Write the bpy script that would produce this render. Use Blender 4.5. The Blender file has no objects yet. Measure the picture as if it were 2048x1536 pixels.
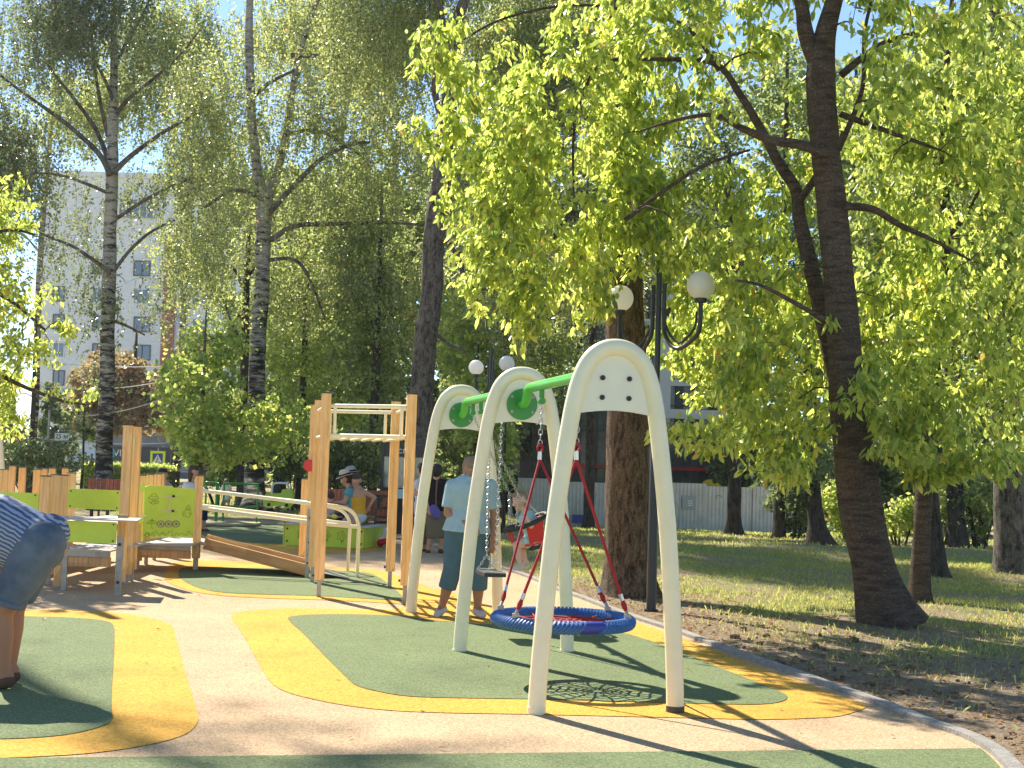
import bpy, bmesh, math, random
import numpy as np
from mathutils import Vector, Matrix
random.seed(7); RNG = np.random.default_rng(11)
S = bpy.context.scene
C = S.collection
rad = math.radians
# ------------------------------------------------------------------ camera
F_PX, H_CAM = 2700.0, 1.47
PITCH, ROLL = rad(3.48), rad(1.8)
FW = Vector((0, math.cos(PITCH), math.sin(PITCH)))
R0 = Vector((1, 0, 0)); U0 = Vector((0, -math.sin(PITCH), math.cos(PITCH)))
RT = R0*math.cos(ROLL) + U0*math.sin(ROLL); UP = U0*math.cos(ROLL) - R0*math.sin(ROLL)
CAM = Vector((0, 0, H_CAM))
cd = bpy.data.cameras.new("camera"); cam = bpy.data.objects.new("camera", cd); C.objects.link(cam)
cd.sensor_width = 36; cd.lens = F_PX/2048*36; cd.clip_end = 2000; cd.clip_start = 0.05
m = Matrix.Identity(4)
for i in range(3):
    m[i][0] = RT[i]; m[i][1] = UP[i]; m[i][2] = -FW[i]; m[i][3] = CAM[i]
cam.matrix_world = m
S.camera = cam
# ------------------------------------------------------------------ sky, sun, exposure
SUN_EL, SUN_AZ = rad(43), rad(-33.5)          # azimuth measured from +Y towards +X
w = bpy.data.worlds.new("World"); S.world = w; w.use_nodes = True
wn = w.node_tree.nodes; wl = w.node_tree.links
sky = wn.new('ShaderNodeTexSky'); sky.sky_type = 'NISHITA'; sky.sun_disc = False
sky.sun_elevation = SUN_EL; sky.sun_rotation = SUN_AZ
sky.air_density = 1.0; sky.dust_density = 0.05; sky.ozone_density = 3.0; sky.altitude = 1200
bg = wn['Background']; bg.inputs[1].default_value = 0.10
wl.new(sky.outputs[0], bg.inputs[0])
ld = bpy.data.lights.new("sun", 'SUN'); ld.energy = 5.0; ld.angle = rad(0.55); ld.color = (1, .91, .76)
sun = bpy.data.objects.new("sun", ld); C.objects.link(sun)
sd = Vector((math.sin(SUN_AZ)*math.cos(SUN_EL), math.cos(SUN_AZ)*math.cos(SUN_EL), math.sin(SUN_EL)))
sun.rotation_euler = sd.to_track_quat('Z', 'Y').to_euler()
S.view_settings.view_transform = 'Standard'; S.view_settings.look = 'None'
S.view_settings.exposure = 1.15; S.view_settings.gamma = 1.0; S.view_settings.use_curve_mapping = False
S.cycles.max_bounces = 8; S.cycles.transmission_bounces = 8; S.cycles.diffuse_bounces = 5
S.cycles.volume_bounces = 0
HAZE_D = 0.00025

# ------------------------------------------------------------------ pixel <-> place
def sstep(a, b, x):
    t = min(1, max(0, (x-a)/(b-a))); return t*t*(3-2*t)
def terr(x, y):
    """height of the natural ground"""
    z = 0.0
    if y > 28: z = -0.0325*(min(y, 56)-28)*sstep(-1.5, 1.5, x)
    return z
def ray(px, py): return F_PX*FW + (px-1024)*RT - (py-768)*UP
def P(px, py, Y):
    d = ray(px, py); return CAM + d*(Y/d.y)
def G(px, py, z=None):
    d = ray(px, py)
    if z is not None:
        return CAM + d*((z-H_CAM)/d.z)
    k = (0-H_CAM)/d.z; p = CAM + d*k
    for _ in range(30):
        k = k*.5 + .5*(terr(p.x, p.y)-H_CAM)/d.z; p = CAM + d*k
    return p
# ------------------------------------------------------------------ materials
def mat(name, col, rough=.6, metal=0, spec=.5, bump=None, var=None, coords='Object'):
    """var = (scale, amount, [second colour]) mottling; bump = (scale, strength)"""
    m = bpy.data.materials.new(name); m.use_nodes = True
    nt = m.node_tree; b = nt.nodes['Principled BSDF']
    b.inputs['Base Color'].default_value = (*col, 1); b.inputs['Roughness'].default_value = rough
    b.inputs['Metallic'].default_value = metal; b.inputs['Specular IOR Level'].default_value = spec
    tc = nt.nodes.new('ShaderNodeTexCoord')
    if var:
        n = nt.nodes.new('ShaderNodeTexNoise'); n.inputs['Scale'].default_value = var[0]; n.inputs['Detail'].default_value = 5
        n.inputs['Roughness'].default_value = .65
        nt.links.new(tc.outputs[coords], n.inputs['Vector'])
        mr = nt.nodes.new('ShaderNodeMapRange'); mr.inputs[1].default_value = .35; mr.inputs[2].default_value = .65
        nt.links.new(n.outputs[0], mr.inputs[0])
        mx = nt.nodes.new('ShaderNodeMix'); mx.data_type = 'RGBA'
        c2 = var[2] if len(var) > 2 else tuple(c*(1-var[1]) for c in col)
        mx.inputs[6].default_value = (*col, 1); mx.inputs[7].default_value = (*c2, 1)
        nt.links.new(mr.outputs[0], mx.inputs[0]); nt.links.new(mx.outputs[2], b.inputs['Base Color'])
    if bump:
        n = nt.nodes.new('ShaderNodeTexNoise'); n.inputs['Scale'].default_value = bump[0]; n.inputs['Detail'].default_value = 4
        nt.links.new(tc.outputs[coords], n.inputs['Vector'])
        bp = nt.nodes.new('ShaderNodeBump'); bp.inputs['Strength'].default_value = bump[1]; bp.inputs['Distance'].default_value = .02
        nt.links.new(n.outputs[0], bp.inputs['Height']); nt.links.new(bp.outputs[0], b.inputs['Normal'])
    return m
def nodes_of(m): return m.node_tree.nodes, m.node_tree.links, m.node_tree.nodes['Principled BSDF']
def ramp(nt_nodes, stops, interp='LINEAR'):
    r = nt_nodes.new('ShaderNodeValToRGB'); e = r.color_ramp.elements; r.color_ramp.interpolation = interp
    while len(e) < len(stops): e.new(.5)
    for i, (p, c) in enumerate(stops): e[i].position = p; e[i].color = (*c, 1)
    return r
def rubber(name, c1, c2, c3):
    """poured EPDM granulate: granule speckle + large worn patches"""
    m = mat(name, c1, .9, spec=.2); n, l, b = nodes_of(m)
    tc = n.new('ShaderNodeTexCoord')
    v = n.new('ShaderNodeTexVoronoi'); v.inputs['Scale'].default_value = 170; l.new(tc.outputs['Object'], v.inputs[0])
    sep = n.new('ShaderNodeSeparateColor'); l.new(v.outputs['Color'], sep.inputs[0])
    r = ramp(n, [(0, c3), (.22, c1), (.7, c1), (1, c2)]); l.new(sep.outputs[0], r.inputs[0])
    v2 = n.new('ShaderNodeTexNoise'); v2.inputs['Scale'].default_value = 62; v2.inputs['Detail'].default_value = 5; v2.inputs['Roughness'].default_value = .75
    l.new(tc.outputs['Object'], v2.inputs[0])
    r2 = ramp(n, [(.30, (.50, .48, .46)), (.50, (1, 1, 1)), (.70, (1.38, 1.38, 1.38))]); l.new(v2.outputs[0], r2.inputs[0])
    mx = n.new('ShaderNodeMix'); mx.data_type = 'RGBA'; mx.blend_type = 'MULTIPLY'; mx.inputs[0].default_value = 1
    l.new(r.outputs[0], mx.inputs[6]); l.new(r2.outputs[0], mx.inputs[7])
    n3 = n.new('ShaderNodeTexNoise'); n3.inputs['Scale'].default_value = .9; n3.inputs['Detail'].default_value = 7; n3.inputs['Roughness'].default_value = .68
    l.new(tc.outputs['Object'], n3.inputs[0])
    r3 = ramp(n, [(.30, (.70, .69, .70)), (.45, (.93, .93, .93)), (.58, (1, 1, 1)), (.72, (1.22, 1.2, 1.2))]); l.new(n3.outputs[0], r3.inputs[0])
    mx2 = n.new('ShaderNodeMix'); mx2.data_type = 'RGBA'; mx2.blend_type = 'MULTIPLY'; mx2.inputs[0].default_value = .85
    l.new(mx.outputs[2], mx2.inputs[6]); l.new(r3.outputs[0], mx2.inputs[7]); l.new(mx2.outputs[2], b.inputs['Base Color'])
    bp = n.new('ShaderNodeBump'); bp.inputs['Strength'].default_value = .6; bp.inputs['Distance'].default_value = .006
    l.new(v.outputs['Distance'], bp.inputs['Height']); l.new(bp.outputs[0], b.inputs['Normal'])
    return m
def wood(name, c1, c2, scale=1.0):
    """laminated pine: long vertical grain, glued staves of slightly different tone"""
    m = mat(name, c1, .5, spec=.35); n, l, b = nodes_of(m)
    tc = n.new('ShaderNodeTexCoord'); mp = n.new('ShaderNodeMapping'); mp.inputs['Scale'].default_value = (26*scale, 26*scale, 1.1*scale)
    l.new(tc.outputs['Object'], mp.inputs[0])
    no = n.new('ShaderNodeTexNoise'); no.inputs['Scale'].default_value = 1.6; no.inputs['Detail'].default_value = 6; l.new(mp.outputs[0], no.inputs[0])
    no.inputs['Distortion'].default_value = .6
    r = ramp(n, [(.3, c2), (.55, c1), (.8, tuple(min(1, c*1.15) for c in c1))]); l.new(no.outputs[0], r.inputs[0])
    mp2 = n.new('ShaderNodeMapping'); mp2.inputs['Scale'].default_value = (1, 1, .55); l.new(tc.outputs['Object'], mp2.inputs[0])
    v = n.new('ShaderNodeTexVoronoi'); v.distance = 'CHEBYCHEV'; v.inputs['Scale'].default_value = 5; l.new(mp2.outputs[0], v.inputs[0])
    sp = n.new('ShaderNodeSeparateColor'); l.new(v.outputs['Color'], sp.inputs[0])
    r2 = ramp(n, [(0, (.80, .74, .66)), (1, (1.1, 1.08, 1.05))]); l.new(sp.outputs[1], r2.inputs[0])
    mx = n.new('ShaderNodeMix'); mx.data_type = 'RGBA'; mx.blend_type = 'MULTIPLY'; mx.inputs[0].default_value = 1
    l.new(r.outputs[0], mx.inputs[6]); l.new(r2.outputs[0], mx.inputs[7]); l.new(mx.outputs[2], b.inputs['Base Color'])
    bp = n.new('ShaderNodeBump'); bp.inputs['Strength'].default_value = .25; bp.inputs['Distance'].default_value = .003
    l.new(no.outputs[0], bp.inputs['Height']); l.new(bp.outputs[0], b.inputs['Normal'])
    return m
def leafmat(name, refl, trans, amt=.5, hue=.035, val=.5, gloss=.35):
    m = bpy.data.materials.new(name); m.use_nodes = True; n = m.node_tree.nodes; l = m.node_tree.links
    b = n['Principled BSDF']; out = n['Material Output']
    at = n.new('ShaderNodeAttribute'); at.attribute_name = 'tint'
    def tinted(c):
        h = n.new('ShaderNodeHueSaturation'); h.inputs['Color'].default_value = (*c, 1)
        m1 = n.new('ShaderNodeMapRange'); m1.inputs[3].default_value = .5-hue; m1.inputs[4].default_value = .5+hue*.6
        m2 = n.new('ShaderNodeMapRange'); m2.inputs[3].default_value = 1+val*.6; m2.inputs[4].default_value = 1-val*.6
        l.new(at.outputs['Fac'], m1.inputs[0]); l.new(at.outputs['Fac'], m2.inputs[0])
        l.new(m1.outputs[0], h.inputs['Hue']); l.new(m2.outputs[0], h.inputs['Value'])
        g = n.new('ShaderNodeMath'); g.operation = 'GREATER_THAN'; g.inputs[1].default_value = .987; l.new(at.outputs['Fac'], g.inputs[0])
        x = n.new('ShaderNodeMix'); x.data_type = 'RGBA'; x.inputs[7].default_value = (c[0]*1.3+.03, c[1]*.8, c[2]*.8, 1)
        l.new(g.outputs[0], x.inputs[0]); l.new(h.outputs[0], x.inputs[6]); return x.outputs[2]
    l.new(tinted(refl), b.inputs['Base Color']); b.inputs['Roughness'].default_value = gloss; b.inputs['Specular IOR Level'].default_value = .5
    t = n.new('ShaderNodeBsdfTranslucent'); l.new(tinted(trans), t.inputs[0])
    mx = n.new('ShaderNodeMixShader'); mx.inputs[0].default_value = amt
    l.new(b.outputs[0], mx.inputs[1]); l.new(t.outputs[0], mx.inputs[2]); l.new(mx.outputs[0], out.inputs[0])
    return m
def bark(name, c1, c2, sx, sz, strength=.8, birch=False):
    m = mat(name, c1, .9, spec=.2); n, l, b = nodes_of(m)
    tc = n.new('ShaderNodeTexCoord'); mp = n.new('ShaderNodeMapping'); mp.inputs['Scale'].default_value = (sx, sx, sz)
    l.new(tc.outputs['Object'], mp.inputs[0])
    no = n.new('ShaderNodeTexNoise'); no.inputs['Scale'].default_value = 1; no.inputs['Detail'].default_value = 7; no.inputs['Roughness'].default_value = .7
    no.inputs['Distortion'].default_value = .4
    l.new(mp.outputs[0], no.inputs[0])
    r = ramp(n, [(.36, c2), (.56, c1), (.8, tuple(min(1, c*1.3) for c in c1))]); l.new(no.outputs[0], r.inputs[0])
    last = r.outputs[0]
    if birch:   # white bark with black lenticel bands, rough dark bark near the foot
        mpb = n.new('ShaderNodeMapping'); mpb.inputs['Scale'].default_value = (2.2, 2.2, 9); l.new(tc.outputs['Object'], mpb.inputs[0])
        nb = n.new('ShaderNodeTexNoise'); nb.inputs['Scale'].default_value = 1; nb.inputs['Detail'].default_value = 5; nb.inputs['Roughness'].default_value = .75
        l.new(mpb.outputs[0], nb.inputs[0])
        sxyz = n.new('ShaderNodeSeparateXYZ'); l.new(tc.outputs['Object'], sxyz.inputs[0])
        mr = n.new('ShaderNodeMapRange'); mr.inputs[1].default_value = 1.5; mr.inputs[2].default_value = 8; mr.inputs[3].default_value = .09; mr.inputs[4].default_value = -.03
        l.new(sxyz.outputs[2], mr.inputs[0])
        sub = n.new('ShaderNodeMath'); sub.operation = 'SUBTRACT'; l.new(nb.outputs[0], sub.inputs[0]); l.new(mr.outputs[0], sub.inputs[1])
        rb = ramp(n, [(.40, (.03, .028, .025)), (.47, (.22, .20, .17)), (.53, (.44, .41, .36)), (1, (.66, .62, .55))]); l.new(sub.outputs[0], rb.inputs[0])
        last = rb.outputs[0]
    l.new(last, b.inputs['Base Color'])
    fn = n.new('ShaderNodeTexNoise'); fn.inputs['Scale'].default_value = 55; fn.inputs['Detail'].default_value = 5; l.new(tc.outputs['Object'], fn.inputs[0])
    fr_ = ramp(n, [(.35, (.55, .55, .55)), (.6, (1, 1, 1)), (.72, (1.9, 1.85, 1.75))]); l.new(fn.outputs[0], fr_.inputs[0])
    fm = n.new('ShaderNodeMix'); fm.data_type = 'RGBA'; fm.blend_type = 'MULTIPLY'; fm.inputs[0].default_value = .8; l.new(last, fm.inputs[6]); l.new(fr_.outputs[0], fm.inputs[7]); l.new(fm.outputs[2], b.inputs['Base Color'])
    ah = n.new('ShaderNodeMath'); ah.operation = 'MULTIPLY_ADD'; ah.inputs[1].default_value = .35; l.new(fn.outputs[0], ah.inputs[0]); l.new(no.outputs[0], ah.inputs[2])
    bp = n.new('ShaderNodeBump'); bp.inputs['Strength'].default_value = strength; bp.inputs['Distance'].default_value = .05
    l.new(ah.outputs[0], bp.inputs['Height']); l.new(bp.outputs[0], b.inputs['Normal'])
    return m
M = {}
# ------------------------------------------------------------------ object helpers
def tag(o, label=None, cat=None, group=None, kind=None):
    if label: o['label'] = label
    if cat: o['category'] = cat
    if group: o['group'] = group
    if kind: o['kind'] = kind
    return o
def link(name, me, material=None, parent=None, smooth=False):
    o = bpy.data.objects.new(name, me); C.objects.link(o)
    if material is not None and not me.materials:
        for mm in (material if isinstance(material, (list, tuple)) else [material]): me.materials.append(mm)
    if parent is not None: o.parent = parent
    if smooth and len(me.polygons): me.polygons.foreach_set('use_smooth', np.ones(len(me.polygons), dtype=bool))
    return o
def empty(name, loc=(0, 0, 0), rz=0):
    o = bpy.data.objects.new(name, None); C.objects.link(o); o.location = loc; o.rotation_euler = (0, 0, rz); o.empty_display_size = .2
    return o
def copy_tree(o, parent=None):
    c = o.copy(); C.objects.link(c); c.parent = parent
    for ch in [k for k in bpy.data.objects if k.parent == o]: copy_tree(ch, c)
    return c
class MB:
    """collects shapes into ONE mesh"""
    def __init__(s): s.v = []; s.f = []; s.mi = []; s.cur = 0
    def add(s, vs, fs):
        k = len(s.v); s.v += [tuple(v) for v in vs]; s.f += [tuple(i+k for i in f) for f in fs]; s.mi += [s.cur]*len(fs); return s
    def box(s, lo, hi):
        x0, y0, z0 = lo; x1, y1, z1 = hi
        return s.add([(x0,y0,z0),(x1,y0,z0),(x1,y1,z0),(x0,y1,z0),(x0,y0,z1),(x1,y0,z1),(x1,y1,z1),(x0,y1,z1)],
                     [(0,3,2,1),(4,5,6,7),(0,1,5,4),(1,2,6,5),(2,3,7,6),(3,0,4,7)])
    def cbox(s, c, size, rz=0, bev=0):
        """box centred on c, with chamfered vertical edges when bev > 0"""
        a, b, h = size[0]/2, size[1]/2, size[2]/2; ca, sa = math.cos(rz), math.sin(rz)
        def T(x, y, z): return (c[0]+x*ca-y*sa, c[1]+x*sa+y*ca, c[2]+z)
        if not bev:
            return s.add([T(x, y, z) for z in (-h, h) for x, y in ((-a,-b),(a,-b),(a,b),(-a,b))],
                         [(0,3,2,1),(4,5,6,7),(0,1,5,4),(1,2,6,5),(2,3,7,6),(3,0,4,7)])
        r = [(-a+bev,-b),(a-bev,-b),(a,-b+bev),(a,b-bev),(a-bev,b),(-a+bev,b),(-a,b-bev),(-a,-b+bev)]
        return s.add([T(x, y, z) for z in (-h, h) for x, y in r],
                     [tuple(range(7, -1, -1)), tuple(range(8, 16))] + [(i, (i+1) % 8, 8+(i+1) % 8, 8+i) for i in range(8)])
    def tube(s, pts, rads, n=10, cap=True, flat=1.0, side=None):
        pts = [Vector(p) for p in pts]
        if not isinstance(rads, (list, tuple)): rads = [rads]*len(pts)
        T0 = (pts[1]-pts[0]).normalized(); a = Vector(side) if side is not None else (Vector((0,0,1)) if abs(T0.z) < .9 else Vector((1,0,0)))
        u = (a - T0*a.dot(T0)).normalized(); vs = []
        for i, p in enumerate(pts):
            if i == 0: T = T0
            elif i == len(pts)-1: T = (pts[i]-pts[i-1]).normalized()
            else: T = ((pts[i+1]-pts[i]).normalized() + (pts[i]-pts[i-1]).normalized()).normalized()
            u = (u - T*u.dot(T)).normalized(); w = T.cross(u)
            for k in range(n):
                t = 2*math.pi*k/n; vs.append(p + u*(math.cos(t)*rads[i]) + w*(math.sin(t)*rads[i]*flat))
        fs = [(i*n+k, i*n+(k+1) % n, (i+1)*n+(k+1) % n, (i+1)*n+k) for i in range(len(pts)-1) for k in range(n)]
        if cap: fs += [tuple(range(n-1, -1, -1)), tuple((len(pts)-1)*n+k for k in range(n))]
        return s.add(vs, fs)
    def ball(s, c, r, n=12, sc=(1, 1, 1)):
        c = Vector(c); vs = [c+Vector((0,0,r*sc[2]))]
        for i in range(1, n//2):
            a = math.pi*i/(n//2)
            for k in range(n):
                t = 2*math.pi*k/n; vs.append(c+Vector((r*sc[0]*math.sin(a)*math.cos(t), r*sc[1]*math.sin(a)*math.sin(t), r*sc[2]*math.cos(a))))
        vs.append(c-Vector((0,0,r*sc[2]))); R = n//2-1; fs = [(0, 1+k, 1+(k+1) % n) for k in range(n)]
        fs += [(1+i*n+k, 1+(i+1)*n+k, 1+(i+1)*n+(k+1) % n, 1+i*n+(k+1) % n) for i in range(R-1) for k in range(n)]
        L = len(vs)-1; fs += [(L, 1+(R-1)*n+(k+1) % n, 1+(R-1)*n+k) for k in range(n)]
        return s.add(vs, fs)
    def prism(s, poly, d):
        """poly: 3-D outline, extruded by vector d"""
        n = len(poly); poly = [Vector(p) for p in poly]; d = Vector(d)
        return s.add(poly+[p+d for p in poly], [tuple(range(n-1, -1, -1)), tuple(range(n, 2*n))] + [(i, (i+1) % n, n+(i+1) % n, n+i) for i in range(n)])
    def quad(s, a, b, c, d): return s.add([a, b, c, d], [(0, 1, 2, 3)])
    def mesh(s, name):
        me = bpy.data.meshes.new(name); me.from_pydata(s.v, [], s.f)
        if any(s.mi): me.polygons.foreach_set('material_index', s.mi)
        me.update(); return me
    def build(s, name, material, parent=None, smooth=False, origin=None):
        if origin is not None:
            o_ = Vector(origin); s.v = [tuple(Vector(v)-o_) for v in s.v]
        me = s.mesh(name); o = link(name, me, material, parent, False)
        if smooth:
            me.polygons.foreach_set('use_smooth', np.ones(len(me.polygons), dtype=bool))
            try: me.set_sharp_from_angle(angle=rad(42))
            except Exception: pass
        if origin is not None: o.location = origin
        return o
def catmull(pts, k=8, closed=False):
    pts = [Vector(p) for p in pts]; n = len(pts); out = []
    rng = range(n) if closed else range(n-1)
    for i in rng:
        if closed: p0, p1, p2, p3 = pts[(i-1) % n], pts[i], pts[(i+1) % n], pts[(i+2) % n]
        else: p0, p1, p2, p3 = pts[max(i-1, 0)], pts[i], pts[i+1], pts[min(i+2, n-1)]
        for j in range(k):
            t = j/k
            out.append(.5*((2*p1)+(p2-p0)*t+(2*p0-5*p1+4*p2-p3)*t*t+(3*p1-p0-3*p2+p3)*t*t*t))
    if not closed: out.append(pts[-1])
    return out
def interp(vals, k=8):
    out = []
    for i in range(len(vals)-1):
        for j in range(k): out.append(vals[i]+(vals[i+1]-vals[i])*j/k)
    out.append(vals[-1]); return out
def sheet(name, pxpts, z, material, k=4, smooth=True):
    """flat coloured area on the ground from its outline"""
    pts = [Vector(G(x, y, 0)) for x, y in pxpts]
    if smooth: pts = catmull(pts, k, True)
    bm = bmesh.new(); vs = [bm.verts.new((p.x, p.y, z)) for p in pts]; f = bm.faces.new(vs)
    bmesh.ops.triangulate(bm, faces=[f]); bm.normal_update()
    for f in bm.faces:
        if f.normal.z < 0: f.normal_flip()
    me = bpy.data.meshes.new(name); bm.to_mesh(me); bm.free()
    o = link(name, me, material); return tag(o, kind='structure')
def text_obj(name, body, size, material, loc, rot, parent=None, depth=.004):
    cu = bpy.data.curves.new(name, 'FONT'); cu.body = body; cu.size = size; cu.extrude = depth; cu.align_x = 'CENTER'; cu.align_y = 'CENTER'
    tmp = bpy.data.objects.new(name+"_tmp", cu); C.objects.link(tmp)
    dg = bpy.context.evaluated_depsgraph_get(); me = bpy.data.meshes.new_from_object(tmp.evaluated_get(dg))
    bpy.data.objects.remove(tmp); me.materials.clear()
    o = link(name, me, material, parent); o.location = loc; o.rotation_euler = rot; return o
# ------------------------------------------------------------------ ground
M['soil'] = mat('lawn_ground', (.09, .075, .04), .95, spec=.1)
n, l, b = nodes_of(M['soil'])
tc = n.new('ShaderNodeTexCoord')
a1 = n.new('ShaderNodeTexNoise'); a1.inputs['Scale'].default_value = .8; a1.inputs['Detail'].default_value = 9; a1.inputs['Roughness'].default_value = .72
l.new(tc.outputs['Object'], a1.inputs[0])
a2 = n.new('ShaderNodeTexNoise'); a2.inputs['Scale'].default_value = 38; a2.inputs['Detail'].default_value = 6; a2.inputs['Roughness'].default_value = .8
l.new(tc.outputs['Object'], a2.inputs[0])
rs = ramp(n, [(.3, (.17, .12, .08)), (.5, (.40, .31, .21)), (.72, (.68, .57, .43))]); l.new(a2.outputs[0], rs.inputs[0])
rg = ramp(n, [(.3, (.12, .14, .035)), (.5, (.36, .40, .13)), (.72, (.66, .63, .33))]); l.new(a2.outputs[0], rg.inputs[0])
at = n.new('ShaderNodeAttribute'); at.attribute_name = 'grassy'
ad = n.new('ShaderNodeMath'); ad.operation = 'ADD'; l.new(at.outputs['Fac'], ad.inputs[0]); l.new(a1.outputs[0], ad.inputs[1])
mr = n.new('ShaderNodeMapRange'); mr.inputs[1].default_value = .78; mr.inputs[2].default_value = 1.02; l.new(ad.outputs[0], mr.inputs[0])
mx = n.new('ShaderNodeMix'); mx.data_type = 'RGBA'; l.new(mr.outputs[0], mx.inputs[0]); l.new(rs.outputs[0], mx.inputs[6]); l.new(rg.outputs[0], mx.inputs[7])
l.new(mx.outputs[2], b.inputs['Base Color'])
bp = n.new('ShaderNodeBump'); bp.inputs['Strength'].default_value = 1; bp.inputs['Distance'].default_value = .05
l.new(a2.outputs[0], bp.inputs['Height']); l.new(bp.outputs[0], b.inputs['Normal'])

KERB_PX = [(2075, 1640), (2030, 1566), (2001, 1530), (1970, 1502), (1922, 1476), (1843, 1448), (1764, 1416), (1685, 1388), (1590, 1353), (1482, 1315),
           (1409, 1288), (1344, 1264), (1279, 1243), (1220, 1222), (1156, 1197), (1101, 1177), (1054, 1156), (976, 1130), (915, 1112), (862, 1092)]
KERB = catmull([G(x, y, 0) for x, y in KERB_PX], 5)
KX = np.array([(p.x, p.y) for p in KERB])
def kerb_x(y):
    """x of the kerb line at depth y"""
    ys = KX[:, 1]; o = np.argsort(ys); return float(np.interp(y, ys[o], KX[o, 0]))
def lawn_z(x, y):
    d = x-kerb_x(y)
    s = sstep(.02, .5, d) if y < 24 else sstep(33.5, 36, y) if x < kerb_x(23)-.5 else 1
    bumpy = .035*math.sin(x*1.7+y*.6)+.03*math.sin(x*.6-y*1.1+2)+.02*math.sin(x*3.1+1)*math.sin(y*2.3)
    return terr(x, y)+s*(.03+bumpy*.6)
xs = np.concatenate([np.linspace(-260, -30, 14), np.linspace(-28, -2, 30), np.linspace(-1.6, 12, 90), np.linspace(12.5, 40, 30), np.linspace(50, 260, 14)])
ys = np.concatenate([np.linspace(-6, 4, 6), np.linspace(4.5, 26, 110), np.linspace(26.5, 60, 60), np.linspace(64, 420, 24)])
vx = [(float(x), float(y), lawn_z(float(x), float(y))-.004) for y in ys for x in xs]
nx = len(xs); fx = [(j*nx+i, j*nx+i+1, (j+1)*nx+i+1, (j+1)*nx+i) for j in range(len(ys)-1) for i in range(nx-1)]
def grassy(x, y):
    d = x-kerb_x(y)
    if y < 26 and d > -.3:
        g = -.25+.62*sstep(.4, 2.6, d+ (y-9)*.16)
        # bare earth round the trunks
        for tx, ty, r in ((3.7, 12.9, 1.4), (1.6, 15.6, 1.5), (1.55, 14.2, .8), (4.7, 15.8, .8)):
            g -= .30*(1-sstep(0, r, math.hypot(x-tx, y-ty)))
        return g+.06*math.sin(x*2+y)
    return .36
me = bpy.data.meshes.new('ground'); me.from_pydata(vx, [], fx); me.update()
at_ = me.attributes.new('grassy', 'FLOAT', 'POINT'); at_.data.foreach_set('value', np.array([grassy(v[0], v[1]) for v in vx], dtype=np.float32))
tag(link('ground', me, M['soil'], smooth=True), kind='structure')

M['beige'] = rubber('beige_rubber', (.52, .37, .22), (.65, .48, .31), (.27, .175, .105))
M['yellow'] = rubber('yellow_rubber', (.66, .36, .055), (.76, .46, .10), (.46, .22, .035))
M['green'] = rubber('green_rubber', (.155, .20, .092), (.27, .315, .155), (.07, .105, .045))
PAVE = [(p.x, p.y) for p in KERB]
edge = PAVE + [tuple(G(x, y, 0))[:2] for x, y in ((835, 1072), (790, 1056), (700, 1047), (560, 1042), (420, 1038), (250, 1034), (0, 1030), (-250, 1028))] + [(-22, 4), (-22, -5), (PAVE[0][0], -5)]
bm = bmesh.new(); f = bm.faces.new([bm.verts.new((x, y, .004)) for x, y in edge]); bmesh.ops.triangulate(bm, faces=[f]); bm.normal_update()
for f in bm.faces:
    if f.normal.z < 0: f.normal_flip()
me = bpy.data.meshes.new('pavement'); bm.to_mesh(me); bm.free(); tag(link('pavement', me, M['beige']), kind='structure')

Y1 = [(463,1236),(473,1227),(517,1221),(576,1218),(664,1219),(752,1220),(800,1217),(846,1190),(880,1180),(930,1196),(1000,1221),(1100,1234),(1200,1243),(1262,1244),(1283,1250),(1344,1271),(1409,1294),(1482,1323),(1590,1361),(1685,1396),(1733,1413),(1700,1429),(1653,1437),(1527,1441),(1378,1438),(1200,1434),(1071,1431),(900,1428),(781,1423),(693,1413),(620,1399),(576,1387),(546,1371),(526,1344),(502,1300),(482,1265)]
G1 = [(576,1241),(590,1234),(634,1231),(722,1231),(810,1235),(863,1243),(950,1250),(1080,1255),(1180,1258),(1255,1270),(1344,1300),(1447,1341),(1532,1375),(1568,1390),(1574,1400),(1560,1407),(1532,1411),(1481,1412),(1310,1408),(1088,1402),(900,1399),(810,1395),(751,1385),(713,1374),(693,1358),(649,1314),(605,1268)]
Y2 = [(-200,1221),(54,1221),(171,1223),(244,1228),(305,1239),(338,1250),(349,1266),(366,1332),(383,1388),(395,1430),(393,1451),(366,1473),(293,1493),(171,1510),(0,1519),(-200,1525)]
G2 = [(-200,1234),(54,1235),(146,1238),(204,1243),(226,1252),(229,1280),(227,1330),(223,1395),(223,1440),(207,1455),(146,1471),(73,1479),(0,1482),(-200,1487)]
Y3 = [(370,1122),(480,1124),(600,1131),(700,1139),(746,1140),(800,1154),(845,1171),(895,1190),(960,1212),(900,1220),(810,1210),(664,1202),(517,1197),(429,1191),(370,1180),(330,1160),(336,1136)]
G3 = [(375,1136),(480,1137),(600,1139),(700,1144),(745,1150),(780,1172),(808,1200),(780,1202),(638,1194),(474,1189),(410,1181),(370,1165),(356,1148)]
Y4 = [(396,1075),(440,1068),(560,1078),(650,1088),(760,1096),(748,1104),(640,1108),(520,1106),(430,1100),(390,1092)]
G4 = [(386,1058),(450,1050),(560,1050),(700,1060),(735,1078),(720,1090),(600,1090),(500,1086),(420,1076)]
Y5 = [(-60,1096),(60,1094),(190,1100),(200,1120),(60,1126),(-60,1124)]
for nm, poly, z, mm in (('yellow_marking', Y1, .008, 'yellow'), ('green_marking', G1, .012, 'green'), ('yellow_marking', Y2, .008, 'yellow'),
                        ('green_marking', G2, .012, 'green'), ('yellow_marking', Y3, .0085, 'yellow'), ('green_marking', G3, .0125, 'green'),
                        ('yellow_marking', Y4, .008, 'yellow'), ('green_marking', G4, .012, 'green'), ('yellow_marking', Y5, .008, 'yellow')):
    sheet(nm, poly, z, M[mm])
yb = G(1960, 1500, 0).y
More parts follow.
